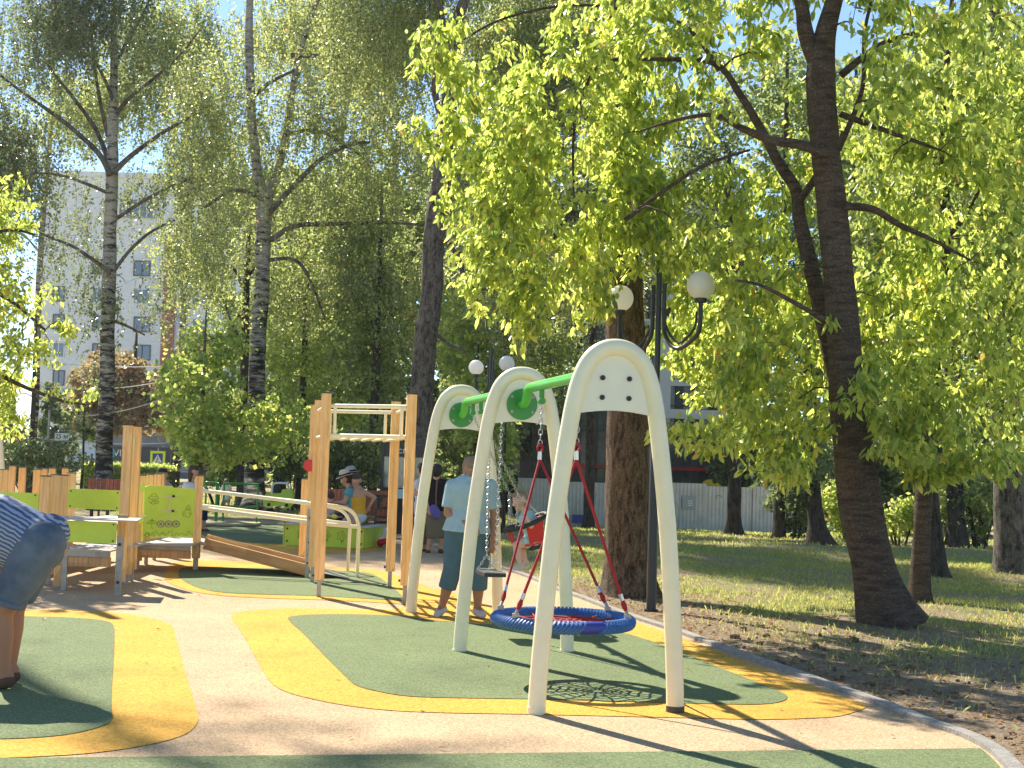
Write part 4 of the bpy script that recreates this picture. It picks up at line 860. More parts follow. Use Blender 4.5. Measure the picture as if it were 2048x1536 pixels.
def pq(px, py, Y): return P(px, py, Y)-PO
def panel(parent, name, pts, thick, material, org):
    """board with given outline (absolute points), thickness away from the camera"""
    m_ = MB(); a, b_, c = Vector(pts[0]), Vector(pts[1]), Vector(pts[2]); nn = (b_-a).cross(c-b_).normalized()
    if nn.y < 0: nn = -nn
    m_.prism([Vector(p)-org for p in pts], nn*thick); return m_.build(name, material, parent)
def vquad(x0, x1, yt0, yb0, yt1, yb1, Y0, Y1):
    """upright board: left edge column x0 (tops yt0, yb0) at depth Y0, right edge x1 at Y1 (edges kept plumb)"""
    a = P(x0, (yt0+yb0)/2, Y0); b_ = P(x1, (yt1+yb1)/2, Y1)
    z = [P(x0, yt0, Y0).z, P(x0, yb0, Y0).z, P(x1, yt1, Y1).z, P(x1, yb1, Y1).z]; zt = (z[0]+z[2])/2; zb = (z[1]+z[3])/2
    return [Vector((a.x, a.y, zt)), Vector((b_.x, b_.y, zt)), Vector((b_.x, b_.y, zb)), Vector((a.x, a.y, zb))]
def screws(pan, quad, org, us=(.04, .96, .5), vs_=(.12, .88)):
    for u in (.05, .95):
        for v in vs_:
            q = quad[0].lerp(quad[1], u).lerp(quad[3].lerp(quad[2], u), v)-org; b_ = MB(); b_.tube([q+Vector((0, .0, 0)), q-Vector((0, .008, 0))], .009, 8); b_.build('screw', M['bolt'], pan)
# near row
post(pf, 239, 1182, .80, .10, foot=0); post(pf, 252, 1170, .72, .12); post(pf, 262, 1163, .72, .14)
m_ = MB(); g_ = G(237, 1191, 0); m_.cbox((g_.x-PO.x, g_.y-PO.y-.03, .30), (.062, .035, .62), 0, .004); pl = m_.build('steel_leg', M['galv'], pf)
for z in (.53, .14):
    b_ = MB(); b_.tube([Vector((g_.x-PO.x, g_.y-PO.y-.045, z)), Vector((g_.x-PO.x, g_.y-PO.y-.06, z))], .016, 10); b_.build('bolt', M['bolt'], pl)
post(pf, 252, 1163, 1.80, .16, w=.105, base=P(250, 1000, 15.6)*1); post(pf, 270, 1155, 1.80, .16, w=.10, base=P(268, 1000, 16.2)*1)
m_ = MB(); q = P(268, 888, 16.13)-PO; m_.cbox((q.x, q.y-.0, q.z), (.028, .01, .17)); m_.build('tag_plate', M['pale'], pf)
post(pf, 92, 1170, 1.19, .12, base=P(90, 1000, 15.2)*1); post(pf, 111, 1150, 1.19, .12, base=P(109, 1000, 16.3)*1); post(pf, 127, 1147, 1.20, .12, base=P(125, 1000, 15.6)*1); post(pf, 143, 1150, 1.20, .12, base=P(141, 1000, 17.4)*1)
for px, Y in ((6, 18.6), (42, 21.5), (72, 19.8), (85, 20.6), (102, 21.6), (128, 22.2), (22, 23)): post(pf, px, 0, 1.20, .12, base=P(px, 1000, Y)*1)
for px, Y in ((281, 17.3), (298, 18.2), (314, 19.0), (320, 19.9)): post(pf, px, 0, 1.20, .12, base=P(px, 1000, Y)*1)
post(pf, 394, 1141, 1.215, .16, base=P(397, 1000, 17.5)*1, foot=.06)
# lime panels
for qd in (vquad(124, 232, 1041, 1085, 1044, 1086, 14.35, 14.3), vquad(136, 240, 979, 1018, 979, 1019, 16.0, 15.8), vquad(-60, 77, 984, 1022, 984, 1020, 15.4, 15.3), vquad(236, 282, 1000, 1040, 1000, 1040, 17.9, 17.5)):
    pn = panel(pf, 'panel', qd, .018, M['lime'], PO); screws(pn, qd, PO)
# shelf
m_ = MB(); a = P(118, 1040, 14.3)-PO; zs = a.z+.012
m_.prism([Vector((P(110,1040,14.25).x-PO.x, 14.22-PO.y, zs)), Vector((P(276,1040,14.2).x-PO.x, 14.17-PO.y, zs)), Vector((P(276,1040,14.6).x-PO.x, 14.75-PO.y, zs)), Vector((P(110,1040,14.6).x-PO.x, 14.75-PO.y, zs))], (0, 0, .014)); m_.build('shelf', M['deck'], pf)
# decks
def deck(x0, x1, y0, y1, z, beam=True):
    m_ = MB(); m_.box((x0-PO.x, y0-PO.y, z-.018), (x1-PO.x, y1-PO.y, z)); d = m_.build('deck', M['deck'], pf)
    e = MB(); e.box((x0-PO.x+.004, y0-PO.y+.02, z-.075), (x1-PO.x-.004, y0-PO.y+.045, z-.0185)); e.build('edge_strip', M['galv'], pf)
    if beam:
        b_ = MB(); b_.box((0, -.02, -.05), (x1-x0-.02, .03, .05)); bo = b_.build('beam', M['wood2'], pf); bo.location = (x0-PO.x+.01, y0-PO.y+.07, z-.13)
    return d
xa = P(128, 1100, 14.6).x; xb = P(228, 1100, 14.6).x; z1 = .44
deck(xa-.05, xb, 14.45, 16.0, z1); deck(P(136, 1040, 17).x, P(262, 1040, 17).x, 16.1, 18.6, .62)
deck(P(-80, 1040, 17).x, P(122, 1040, 17).x, 15.6, 19.0, .58)
xa = P(272, 1090, 17.2).x; xb = P(388, 1090, 17.2).x; deck(xa, xb, 17.0, 18.4, .36)
m_ = MB(); m_.prism([P(262, 1100, 16.3)-PO, P(283, 1085, 17.0)-PO, P(288, 1085, 17.4)-PO, P(262, 1090, 17)-PO], (0, 0, -.02)); m_.build('deck', M['deck'], pf)
# extra legs and slats seen below
post(pf, 118, 1160, .56, .03, base=P(119, 1100, 14.7)*1, w=.08); m_ = MB(); q = P(131, 1105, 14.5)-PO; m_.cbox((q.x, q.y, .27), (.055, .03, .54)); m_.build('steel_leg', M['galv'], pf)
post(pf, 100, 1150, .55, .12, base=P(99, 1100, 15.0)*1)
# engraved activity panel
Yp = 17.0; E0 = P(288, 1020, Yp+.1); E1 = P(389, 1020, Yp+.45); zt = P(290, 971, Yp+.1).z; zb = P(290, 1074, Yp+.1).z; ux = (E1-E0); ux.z = 0; Wd = ux.length; ux.normalize(); Hd = zt-zb
def EP(u, v, d=0):     # board coordinates: u 0..1 from the left, v 0..1 from the top
    return Vector((E0.x, E0.y, 0))+ux*(u*Wd)+Vector((0, 0, zt-v*Hd))+Vector((ux.y, -ux.x, 0))*d-PO
out = [(0, .02), (.08, 0), (.54, 0), (.56, .03), (.98, .045), (1, .08), (1, 1), (0, 1)]
m_ = MB(); m_.prism([EP(u, v) for u, v in out], Vector((-ux.y, ux.x, 0))*.02); ep = m_.build('activity_panel', M['lime'], pf)
def line(uv, r_=.0028, mt='groove', close=False, nm='engraving', par=None):
    q = [EP(u, v, .0015) for u, v in uv]
    if close: q.append(q[0])
    m_ = MB(); m_.tube(q, r_, 4, True); return m_
eng = MB()
def addl(uv, r_=.0026):
    eng.tube([EP(u, v, .001) for u, v in uv], r_, 4, True)
circ = lambda cu, cv, r_, a0=0, a1=6.283, n_=12, k=1.0: [(cu+r_*math.cos(t), cv+r_*k*math.sin(t)) for t in np.linspace(a0, a1, n_)]
addl([(.07,.245),(.12,.20),(.14,.165),(.18,.15),(.22,.165),(.24,.205),(.28,.245),(.20,.262),(.12,.258),(.07,.245)]); addl([(.12,.205),(.24,.205)])
addl([(.09,.29),(.12,.335),(.14,.345)]); addl(circ(.17,.335,.030)); addl(circ(.245,.325,.030)); addl([(.14,.29),(.20,.285),(.26,.30)])
addl([(.06,.74),(.10,.69),(.16,.665),(.23,.69),(.27,.74),(.06,.74)]); addl([(.165,.64),(.165,.82),(.18,.84),(.20,.82)]); addl([(.11,.74),(.165,.67),(.215,.74)])
addl(circ(.87,.40,.03)); addl([(.81,.475),(.83,.43),(.91,.43),(.93,.475),(.81,.475)]); addl([(.82,.455),(.92,.455)]); addl(circ(.79,.53,.028)); addl(circ(.92,.53,.028)); addl([(.77,.56),(.79,.60),(.84,.585),(.87,.63),(.90,.60),(.93,.56)])
addl([(.03,.985),(.05,.93),(.08,.90),(.12,.93),(.13,.97),(.17,.97),(.18,.91),(.20,.91),(.20,.985),(.23,.985),(.23,.885),(.27,.885),(.28,.93),(.31,.94),(.32,.985),(.35,.93),(.39,.90),(.43,.94),(.43,.985),(.47,.985),(.47,.93),(.51,.93),(.50,.89),(.57,.89),(.58,.985),(.64,.985),(.64,.93),(.69,.93),(.69,.97),(.72,.96),(.77,.915),(.83,.965),(.87,.965),(.87,.89),(.92,.89),(.92,.94),(.97,.93),(.98,.985)])
addl([(.05,.93),(.13,.93),(.13,.985),(.05,.985),(.05,.93)]); addl([(.36,.94),(.42,.94)]); addl([(.10,.945),(.12,.945),(.12,.975)])
eng.build('engraving', M['groove'], ep)
m_ = MB()
def slot(u0, v0, u1, v1, mb_, d=.003):
    mb_.prism([EP(u0, v0, d), EP(u1, v0, d), EP(u1, v1, d), EP(u0, v1, d)], Vector((-ux.y, ux.x, 0))*.002)
slot(.33, .185, .66, .215, m_); slot(.33, .475, .66, .505, m_); slot(.478, .2155, .512, .4745, m_); slot(.478, .5055, .512, .70, m_); m_.build('slot', M['pale'], ep)
for u, v in ((.56, .20), (.56, .49)):
    m_ = MB(); m_.tube([EP(u, v, .004), EP(u, v, .03)], .016, 8); m_.build('slider_knob', M['black'], ep)
for u in (.335, .49, .64):
    m_ = MB(); m_.tube([EP(u, .745, .003), EP(u, .745, .014)], .048, 20); dk = m_.build('disc', M['pale'], ep)
    m_ = MB()
    for k in range(5): a = k*1.257; m_.tube([EP(u, .745, .016), EP(u+.045*math.cos(a), .745+.04*math.sin(a), .016)], .004, 4)
    m_.tube([EP(uu, vv, .015) for uu, vv in circ(u, .745, .066, k=.95)], .0045, 4, False); m_.build('spokes', M['groove'], dk)
def star(px, py, Y, rr_, mt):
    c = P(px, py, Y)-PO; m_ = MB(); m_.prism([c+Vector((math.cos(a)*r2, 0, math.sin(a)*r2)) for a, r2 in [(.3+k*math.pi/5, rr_ if k % 2 == 0 else rr_*.5) for k in range(10)]], (0, .02, 0)); return m_.build('star_knob', M[mt], pf)
star(285, 977, 16.95, .07, 'lime'); star(284, 1034, 16.6, .05, 'pale'); star(281, 1043, 16.6, .05, 'lime')
# ramp with side boards
r0 = P(410, 1078, 17.35); r1 = P(614, 1140, 16.9); r0b = P(414, 1070, 18.25); r1b = P(612, 1118, 17.9)
def board(a, b_, h, t, nm, mt, par, org):
    d = (b_-a).normalized(); L = (b_-a).length; m_ = MB(); m_.box((-t/2, -h/2, 0), (t/2, h/2, L)); o = m_.build(nm, M[mt], par)
    z = d; x = Vector((0, 0, 1)).cross(z).normalized(); y = z.cross(x); mm_ = Matrix((x, y, z)).transposed().to_4x4(); mm_.translation = a-org; o.matrix_local = mm_; return o
r0.z = .36; r1.z = .10; r0b.z = .36; r1b.z = .10
board(r0, r1, .14, .04, 'side_board', 'wood2', pf, PO); board(r0b, r1b, .14, .04, 'side_board', 'wood2', pf, PO)
m_ = MB(); m_.prism([r0-PO+Vector((0,.03,-.03)), r1-PO+Vector((0,.03,-.03)), r1b-PO-Vector((0,.03,.03)), r0b-PO-Vector((0,.03,.03))], (0, 0, .015)); m_.build('ramp_deck', M['deck'], pf)
m_ = MB(); m_.prism([P(400, 1085, 17.3)-PO, P(412, 1087, 17.3)-PO, P(414, 1078, 18.1)-PO, P(402, 1076, 18.1)-PO], (0, 0, -.03)); m_.build('ramp_hinge', M['galv'], pf)
pe = G(703, 1156, 0); m_ = MB(); a0 = Vector((r1.x+.05, r1.y-.1, .10)); a1 = Vector((r1b.x+.05, r1b.y+.05, .10)); a2 = Vector((P(672, 1140, 17.7).x, 17.75, .012)); a3 = Vector((P(702, 1150, 17.0).x, 16.9, .012))
m_.prism([a0-PO, a3-PO, a2-PO, a1-PO], (0, 0, .012)); m_.build('ramp_end', M['alu'], pf)
m_ = MB(); q = P(616, 1100, 16.8)-PO
m_.cbox((q.x, q.y, .44), (.05, .03, .86)); ul = m_.build('steel_upright', M['galv'], pf)
for z in (.75, .45, .2): b_ = MB(); b_.tube([Vector((q.x+.01, q.y-.015, z)), Vector((q.x+.01, q.y-.03, z))], .012, 8); b_.build('bolt', M['bolt'], ul)
post(pf, 604, 1118, 1.20, .16, base=P(605, 1100, 18.6)*1, foot=.05)
# handrails (near and far side of the ramp)
def rail(parent, name, pts, r_, mt, org, k=6, flat=1.0):
    m_ = MB(); m_.tube(catmull([Vector(p)-org for p in pts], k) if k else [Vector(p)-org for p in pts], r_, 12, True, flat); return m_.build(name, M[mt], parent, True)
rail(pf, 'handrail', [P(404, 981, 17.4), P(500, 992, 17.2), P(610, 1006, 17.0), P(660, 1011, 16.9), P(690, 1016, 16.9), P(708, 1028, 16.9), P(717, 1050, 16.9), P(717, 1075, 16.9), G(714, 1156, 0)], .024, 'cream', PO)
rail(pf, 'handrail', [P(404, 1016, 17.4), P(500, 1029, 17.2), P(612, 1043, 17.0), P(660, 1049, 16.9), P(718, 1054, 16.9)], .024, 'cream', PO)
rail(pf, 'handrail', [P(404, 982, 18.6), P(600, 1003, 18.2), P(655, 1013, 17.9), P(680, 1020, 17.9), P(694, 1032, 17.9), P(700, 1050, 17.9), P(699, 1075, 17.9), G(695, 1143, 0)], .022, 'cream', PO)
rail(pf, 'handrail', [P(404, 1011, 18.6), P(600, 1034, 18.2), P(655, 1042, 17.9), P(700, 1047, 17.9)], .022, 'cream', PO)

# climbing frame of tall posts
cf = empty('climbing_frame', G(715, 1190, 0)); tag(cf, 'tall wooden climbing frame with six orange posts and cream overhead bars', 'climbing frame'); CO = cf.location
fp = {}
for nm, px, py in (('a', 637, 1195), ('b', 624, 1166), ('d', 809, 1207), ('e', 779, 1175)):
    g = G(px, py, 0); fp[nm] = g; po = post(cf, 0, 0, 2.19, .19, w=.105, base=g, rz=.15)
    for z in (.24,): b_ = MB(); b_.tube([Vector((-.055, -.02, z)), Vector((-.075, -.02, z))], .014, 8); b_.build('bolt', M['bolt'], po)
fp['c'] = P(622, 1000, 17.7); fp['c'].z = 0; post(cf, 0, 0, 2.19, .19, w=.105, base=fp['c'], rz=.15)
def fz(nm, z, dx=0): q = fp[nm].copy(); q.z = z; q.x += dx; return q
def rrect(a, b_, c, d_, r_, mt='cream', nm='overhead_bar'):
    m_ = MB(); m_.tube([a-CO, b_-CO], r_, 12); m_.build(nm, M[mt], cf, True)
for z in (2.06, 1.74):
    rrect(fz('a', z, .05), fz('d', z, -.05), 0, 0, .022); rrect(fz('b', z, .05), fz('e', z, -.05), 0, 0, .022)
    rail(cf, 'overhead_bar', [fz('d', z, -.03)+Vector((0, .05, 0)), fz('e', z, .0)+Vector((.02, -.05, 0))], .020, 'cream', CO, 0)
    rail(cf, 'overhead_bar', [fz('a', z)+Vector((0, .05, 0)), fz('b', z)+Vector((0, -.05, 0))], .020, 'cream', CO, 0)
for t in (.16, .30, .44, .58, .72, .86):
    a = fz('a', 1.72).lerp(fz('d', 1.72), t); b_ = fz('b', 1.72).lerp(fz('e', 1.72), t); rail(cf, 'rung', [a, b_], .017, 'cream', CO, 0)
for nm, dx in (('a', .10), ('d', -.10), ('b', .14), ('e', -.12)): rail(cf, 'tie', [fz(nm, 1.75, dx), fz(nm, 2.05, dx)], .018, 'cream', CO, 0)
m_ = MB(); q = P(619, 931, 17.6)-CO; m_.tube([q, q+Vector((0, .02, 0))], .08, 20); m_.build('disc', M['red'], cf)

# ------------------------------------------------------------------ sandbox
a = G(568, 1091, 0); b_ = G(727, 1098, 0); sb = empty('sandbox', (a+b_)/2); tag(sb, 'lime green sandbox with a pale seat ledge and flower engravings', 'sandbox'); SO = sb.location
d = (b_-a).normalized(); nn = Vector((-d.y, d.x, 0)); Hs = .36
def wallb(p, q, nm='panel'):
    m_ = MB(); t = Vector((-(q-p).normalized().y, (q-p).normalized().x, 0))*.02; m_.prism([p-SO, q-SO, q-SO+Vector((0,0,Hs)), p-SO+Vector((0,0,Hs))], t); return m_.build(nm, M['lime'], sb)
c_ = a+nn*1.3; e_ = b_+nn*1.3; fpn = wallb(a, b_); wallb(b_+Vector((.03,.03,0)), e_); wallb(e_, c_); wallb(c_, a+Vector((-.03,.03,0)))
L = (b_-a).length
for p, q in ((a, b_), (c_, e_)):
    m_ = MB(); s_ = (q-p).normalized(); w0 = -nn*.1; m_.prism([p-SO-s_*.1+w0+Vector((0,0,Hs)), q-SO+s_*.14+w0+Vector((0,0,Hs)), q-SO+s_*.14+nn*.14+Vector((0,0,Hs)), p-SO-s_*.1+nn*.14+Vector((0,0,Hs))], (0, 0, .022)); m_.build('ledge', M['deck'], sb)
for p, q in ((a, c_), (b_, e_)):
    m_ = MB(); m_.prism([p-SO-d*.07+nn*.15+Vector((0,0,Hs)), p-SO+d*.13+nn*.15+Vector((0,0,Hs)), q-SO+d*.13-nn*.11+Vector((0,0,Hs)), q-SO-d*.07-nn*.11+Vector((0,0,Hs))], (0, 0, .022)); m_.build('ledge', M['deck'], sb)
m_ = MB(); m_.prism([a-SO+nn*.03+Vector((0,0,.2)), b_-SO+nn*.03+Vector((0,0,.2)), e_-SO-nn*.03+Vector((0,0,.2)), c_-SO-nn*.03+Vector((0,0,.2))], (0,0,.02)); M['sand'] = mat('sand', (.5, .4, .26), .95, bump=(60, .6)); m_.build('sand', M['sand'], sb)
for u in (.035, .965):
    for z in (.29, .08):
        m_ = MB(); q = a.lerp(b_, u)-SO+Vector((0,0,z)); m_.tube([q, q-nn*.015], .017, 10); m_.build('bolt', M['bolt'], sb)
eng = MB()
for u in (.22, .52, .72):
    c = a.lerp(b_, u)-SO-nn*.003+Vector((0,0,.17))
    def ep2(x, z): return c+d*x+Vector((0,0,z))
    eng.tube([ep2(.028*math.cos(t), .03+.028*math.sin(t)) for t in np.linspace(0, 6.28, 10)], .0035, 4, False); eng.tube([ep2(.07*math.cos(t)*(1+.25*math.cos(5*t)), .03+.07*math.sin(t)*(1+.25*math.cos(5*t))) for t in np.linspace(0, 6.28, 26)], .0035, 4, False)
    eng.tube([ep2(0, -.03), ep2(.01, -.11)], .0035, 4); eng.tube([ep2(0, -.07), ep2(.04, -.05)], .0035, 4)
eng.build('engraving', M['groove'], fpn)
# toys on the ledge
q = P(569, 1041, a.y+.05); q.z = Hs+.022; ty = empty('toy_ball', q); tag(ty, 'small orange ball lying on the left corner of the sandbox ledge', 'ball'); m_ = MB(); m_.ball((0,0,.05), .05, 12); m_.build('ball', mat('orange_toy', (.7, .32, .08), .5), ty, True)
m_ = MB(); m_.tube([(-.045,0,.025),(.045,0,.03)], .012, 8); m_.build('band', M['white'], ty)
# roundabout with green rails
g = G(436, 1050, 0); ca = empty('roundabout', g); tag(ca, 'green railed roundabout with a flat sandy disc', 'roundabout')
m_ = MB(); m_.tube([(0,0,.03),(0,0,.075)], [.9, .9], 40); m_.build('platform', mat('disc', (.55,.45,.25), .7, var=(4,.3)), ca, True)
for k in range(3):
    a_ = .05+k*2.09; u = Vector((math.cos(a_), math.sin(a_), 0)); v = Vector((-u.y, u.x, 0))
    m_ = MB(); q = [u*.1+Vector((0,0,.08)), u*.1+Vector((0,0,.80)), u*.15+Vector((0,0,.90)), u*.74+Vector((0,0,.90)), u*.82+Vector((0,0,.83)), u*.82+Vector((0,0,.08))]; m_.tube(catmull(q, 4), .022, 8); m_.tube([u*.1+Vector((0,0,.42)), u*.82+Vector((0,0,.42))], .016, 8); m_.build('rail', M['gflange'], ca, True)
# spring rocker shaped like a car
g = G(556, 1036, 0); g.z = 0; sr = empty('spring_rocker', g); tag(sr, 'lime green car shaped spring rocker with a pale hoop handle', 'spring rocker')
s_ = g.y/F_PX
for y in (-.12, .12):
    m_ = MB(); oc = [(-.36,.30),(-.36,.52),(-.30,.60),(-.1,.60),(.06,.62),(.10,.72),(.32,.72),(.36,.62),(.36,.36),(.30,.28),(.22,.24),(.14,.30),(-.12,.30),(-.2,.24),(-.28,.26)]
    m_.prism([(x, y, z) for x, z in oc], (0, .02, 0)); pn = m_.build('side_panel', M['lime'], sr)
    for x in (-.22, .22): m_ = MB(); m_.tube([(x, y-.012, .33), (x, y, .33)], .045, 12); m_.build('wheel_disc', M['bolt'], pn)
m_ = MB(); m_.tube(catmull([(-.18,0,.55),(-.17,0,.78),(-.1,0,.86),(.1,0,.87),(.2,0,.84),(.27,0,.64)], 5), .028, 8); m_.build('handle', M['white'], sr, True)
m_ = MB(); m_.tube([(.07*math.cos(t), .07*math.sin(t), .02+t*.011) for t in np.linspace(0, 25, 90)], .014, 6); m_.build('spring', M['dark'], sr, True)
m_ = MB(); m_.box((-.2, -.12, .40), (.1, .12, .43)); m_.build('seat', M['black'], sr)

# ------------------------------------------------------------------ benches, bin, boards
def bench(loc, rz, label, L=1.5, group='benches with red wooden slats'):
    b_ = empty('bench', loc, rz); tag(b_, label, 'bench', group)
    m_ = MB()
    for k in range(5): m_.box((-L/2, -.22+k*.095, .43), (L/2, -.14+k*.095, .465))
    m_.build('seat', M['bench_wood'], b_); m_ = MB()
    n_ = int(L/.085)
    for k in range(n_):
        x = -L/2+k*.085; m_.prism([(x+.005, .26, .50), (x+.08, .26, .50), (x+.08, .36, .95), (x+.005, .36, .95)], (0, .025, 0))
    m_.build('backrest', M['bench_wood'], b_)
    for x in (-L/2+.12, L/2-.12):
        m_ = MB(); m_.tube([(x, -.22, 0), (x, -.22, .43)], .025, 8); m_.tube([(x, .24, 0), (x, .27, .5), (x, .40, .97)], .025, 8); m_.tube([(x, -.22, .42), (x, .25, .42)], .022, 8); m_.tube([(x, -.22, .43), (x, -.22, .64), (x, .28, .66)], .02, 8); m_.build('leg', M['dark'], b_)
    return b_
q = P(200, 1000, 27.5); bench((q.x, q.y, 0), .25, 'red slatted bench left of the tall pair of orange posts', .55)
q = P(232, 1000, 27.0); bench((q.x, q.y, 0), -.1, 'red slatted bench mostly hidden by the tall pair of orange posts', .75)
q = G(716, 1092, 0); BQ = Vector((q.x, 24.2, 0)); bench((BQ.x-.35, BQ.y+.15, 0), -.35, 'red slatted bench with two women sitting on it behind the sandbox', 1.7)
g = P(766, 1060, 24.6); g.z = 0; bn = empty('litter_bin', g); tag(bn, 'black box shaped litter bin standing at the end of the bench', 'litter bin')
m_ = MB(); m_.cbox((0,0,.42), (.26, .3, .80), 0, .02); m_.build('body', M['dark'], bn); m_ = MB(); m_.cbox((0,0,.86), (.30, .34, .04), 0, .02); m_.build('lid', M['dark'], bn); m_ = MB(); m_.cbox((0,-.155,.66), (.18, .012, .1)); m_.build('slot', M['black'], bn)
# information stand
g = P(803, 1060, 26.5); g.z = 0; ib = empty('notice_board', g); tag(ib, 'black framed notice board with a glazed upper half, seen between the right hand posts', 'notice board')
m_ = MB()
for x in (-.42, .42): m_.cbox((x,0,.95), (.06,.06,1.9))
m_.cbox((0,0,1.87), (.9,.07,.06)); m_.cbox((0,0,.95), (.78,.05,.05)); m_.build('frame', M['dark'], ib)
m_ = MB(); m_.cbox((0,.0,.50), (.78,.03,.84)); m_.build('lower_panel', M['black'], ib)
m_ = MB(); m_.cbox((0,.01,1.28), (.78,.02,.6)); m_.build('pane', mat('board_glass', (.13,.17,.15), .08, spec=.8, var=(3,.5,(.3,.36,.33))), ib)
m_ = MB(); m_.cbox((0,.005,1.70), (.78,.03,.24)); m_.build('header', M['dark'], ib)
text_obj('lettering', 'сп', .16, M['white'], (.0-.03, -.013, 1.70), (rad(90), 0, 0), ib)
m_ = MB(); m_.cbox((.02,-.03,.86), (.24,.01,.18)); m_.build('sheet', mat('pale_blue_paper', (.45,.66,.70), .7), ib)

n, l, b_ = nodes_of(M['globe']); tl_ = n.new('ShaderNodeBsdfTranslucent'); tl_.inputs[0].default_value = (.95, .94, .92, 1); mxs = n.new('ShaderNodeMixShader'); mxs.inputs[0].default_value = .5
l.new(b_.outputs[0], mxs.inputs[1]); l.new(tl_.outputs[0], mxs.inputs[2]); l.new(mxs.outputs[0], n['Material Output'].inputs[0])
# ------------------------------------------------------------------ street lamps
def lamp(g, ax, label, hgt=3.68):
    o = empty('street_lamp', g); tag(o, label, 'street lamp', 'globe lamps in the park')
    m_ = MB(); m_.tube([(0,0,-.05),(0,0,1.75),(0,0,1.82)], [.052,.05,.034], 16); m_.tube([(0,0,1.82),(0,0,hgt)], .031, 14); m_.tube([(0,0,-.02),(0,0,.02)], .075, 14); m_.build('pole', M['dark'], o, True)
    for s in (-1, 1):
        u = Vector((ax[0]*s, ax[1]*s, 0)); L = u.length; u.normalize(); Z = Vector((0,0,1))
        q = [u*.10+Z*3.45, u*.10+Z*3.1, u*.14+Z*2.88, u*(L*.5)+Z*2.74, u*(L-.05)+Z*2.86, u*L+Z*3.02, u*L+Z*3.21]
        m_ = MB(); m_.tube(catmull(q, 5), .024, 10); m_.tube(catmull([u*.16+Z*3.10, u*.20+Z*3.17, u*.15+Z*3.15, u*.135+Z*3.0, u*(L*.5)+Z*2.80, u*(L-.1)+Z*2.93, u*(L-.06)+Z*3.1], 4), .014, 8)
        for z in (3.36, 3.18): m_.tube([u*-.0+Z*z, u*.10+Z*z], .012, 8)
        arm = m_.build('arm', M['dark'], o, True)
        m_ = MB(); m_.tube([u*L+Z*3.19, u*L+Z*3.235], [.062, .066], 16); m_.build('collar', M['dark'], o, True)
        m_ = MB(); m_.ball(u*L+Z*3.365, .147, 28); m_.build('globe', M['globe'], o, True)
    return o
gl = G(1302, 1222, 0); lamp(gl, (.36, -.62), 'near street lamp with two white globes on black U-shaped arms, behind the front arch')
g2 = P(971, 1080, 25.6); g2.z = 0; lamp(g2, (.30, -.62), 'second street lamp, its two globes showing above the middle arch')
g3 = P(1466, 1000, 62); g3.z = terr(g3.x, 62); lamp(g3, (.68, -.2), 'far street lamp, two small globes half hidden by leaves before the office building')
# ------------------------------------------------------------------ corrugated fence
M['corr'] = mat('corrugated_steel', (.62, .61, .56), .5, metal=.15, var=(1.3, .25))
M['glassd'] = mat('dark_glass', (.05, .065, .07), .12, spec=.8, var=(.7, .6, (.16, .19, .19)))
M['wallw'] = mat('white_cladding', (.78, .79, .78), .6, var=(.5, .08))
M['slab'] = mat('slab_band', (.06, .06, .06), .5)
fa = P(930, 1040, 50); fb = P(1600, 1045, 50)
fo = empty('corrugated_fence', ((fa.x+fb.x)/2, 50, terr((fa.x+fb.x)/2, 50))); tag(fo, 'grey corrugated steel hoarding in front of the office building', 'fence')
z0 = terr(3, 50); Hh = 1.72; FO = fo.location; npan = 7; xs_ = np.linspace(fa.x, fb.x, npan+1)
for i in range(npan):
    x0, x1 = xs_[i]+.01, xs_[i+1]-.01; y = 50+(.05 if i % 2 else 0); zz = z0+.05*math.sin(i*2.1); v = []; k = 0; x = x0; pts = []
    while x < x1:
        pts += [(x, y), (x+.05, y), (x+.07, y+.03), (x+.12, y+.03)]; x += .14
    pts.append((min(x, x1), y)); m_ = MB(); n_ = len(pts)
    m_.add([Vector((a, b_, zz))-FO for a, b_ in pts]+[Vector((a, b_, zz+Hh))-FO for a, b_ in pts], [(j, j+1, n_+j+1, n_+j) for j in range(n_-1)]); m_.build('panel', M['corr'], fo)
for x in xs_: m_ = MB(); m_.cbox(Vector((x, 50.1, z0+.8))-FO, (.08, .08, 1.75)); m_.build('post', M['dark'], fo)
m_ = MB(); q = P(1165, 1038, 49.93)-FO; m_.cbox(q, (.75, .02, .30)); m_.build('blue_plate', mat('blue_plate', (.05,.07,.26), .5), fo)
m_ = MB(); q = P(1378, 1005, 49.93)-FO; m_.cbox(q, (.5, .015, .5)); nb_ = m_.build('notice', mat('notice_grey', (.33,.34,.34), .5), fo)
m_ = MB()
for dz in (-.1, -.02, .06): m_.cbox(q+Vector((.05, -.012, dz)), (.18, .006, .03))
m_.build('print', M['white'], nb_)
m_ = MB(); q = P(1432, 998, 49.9)-FO; m_.tube([q, q+Vector((.0,0,.12)), q+Vector((.2,0,.12)), q+Vector((.2,0,.06))], .014, 6); m_.build('handle', M['dark'], fo)
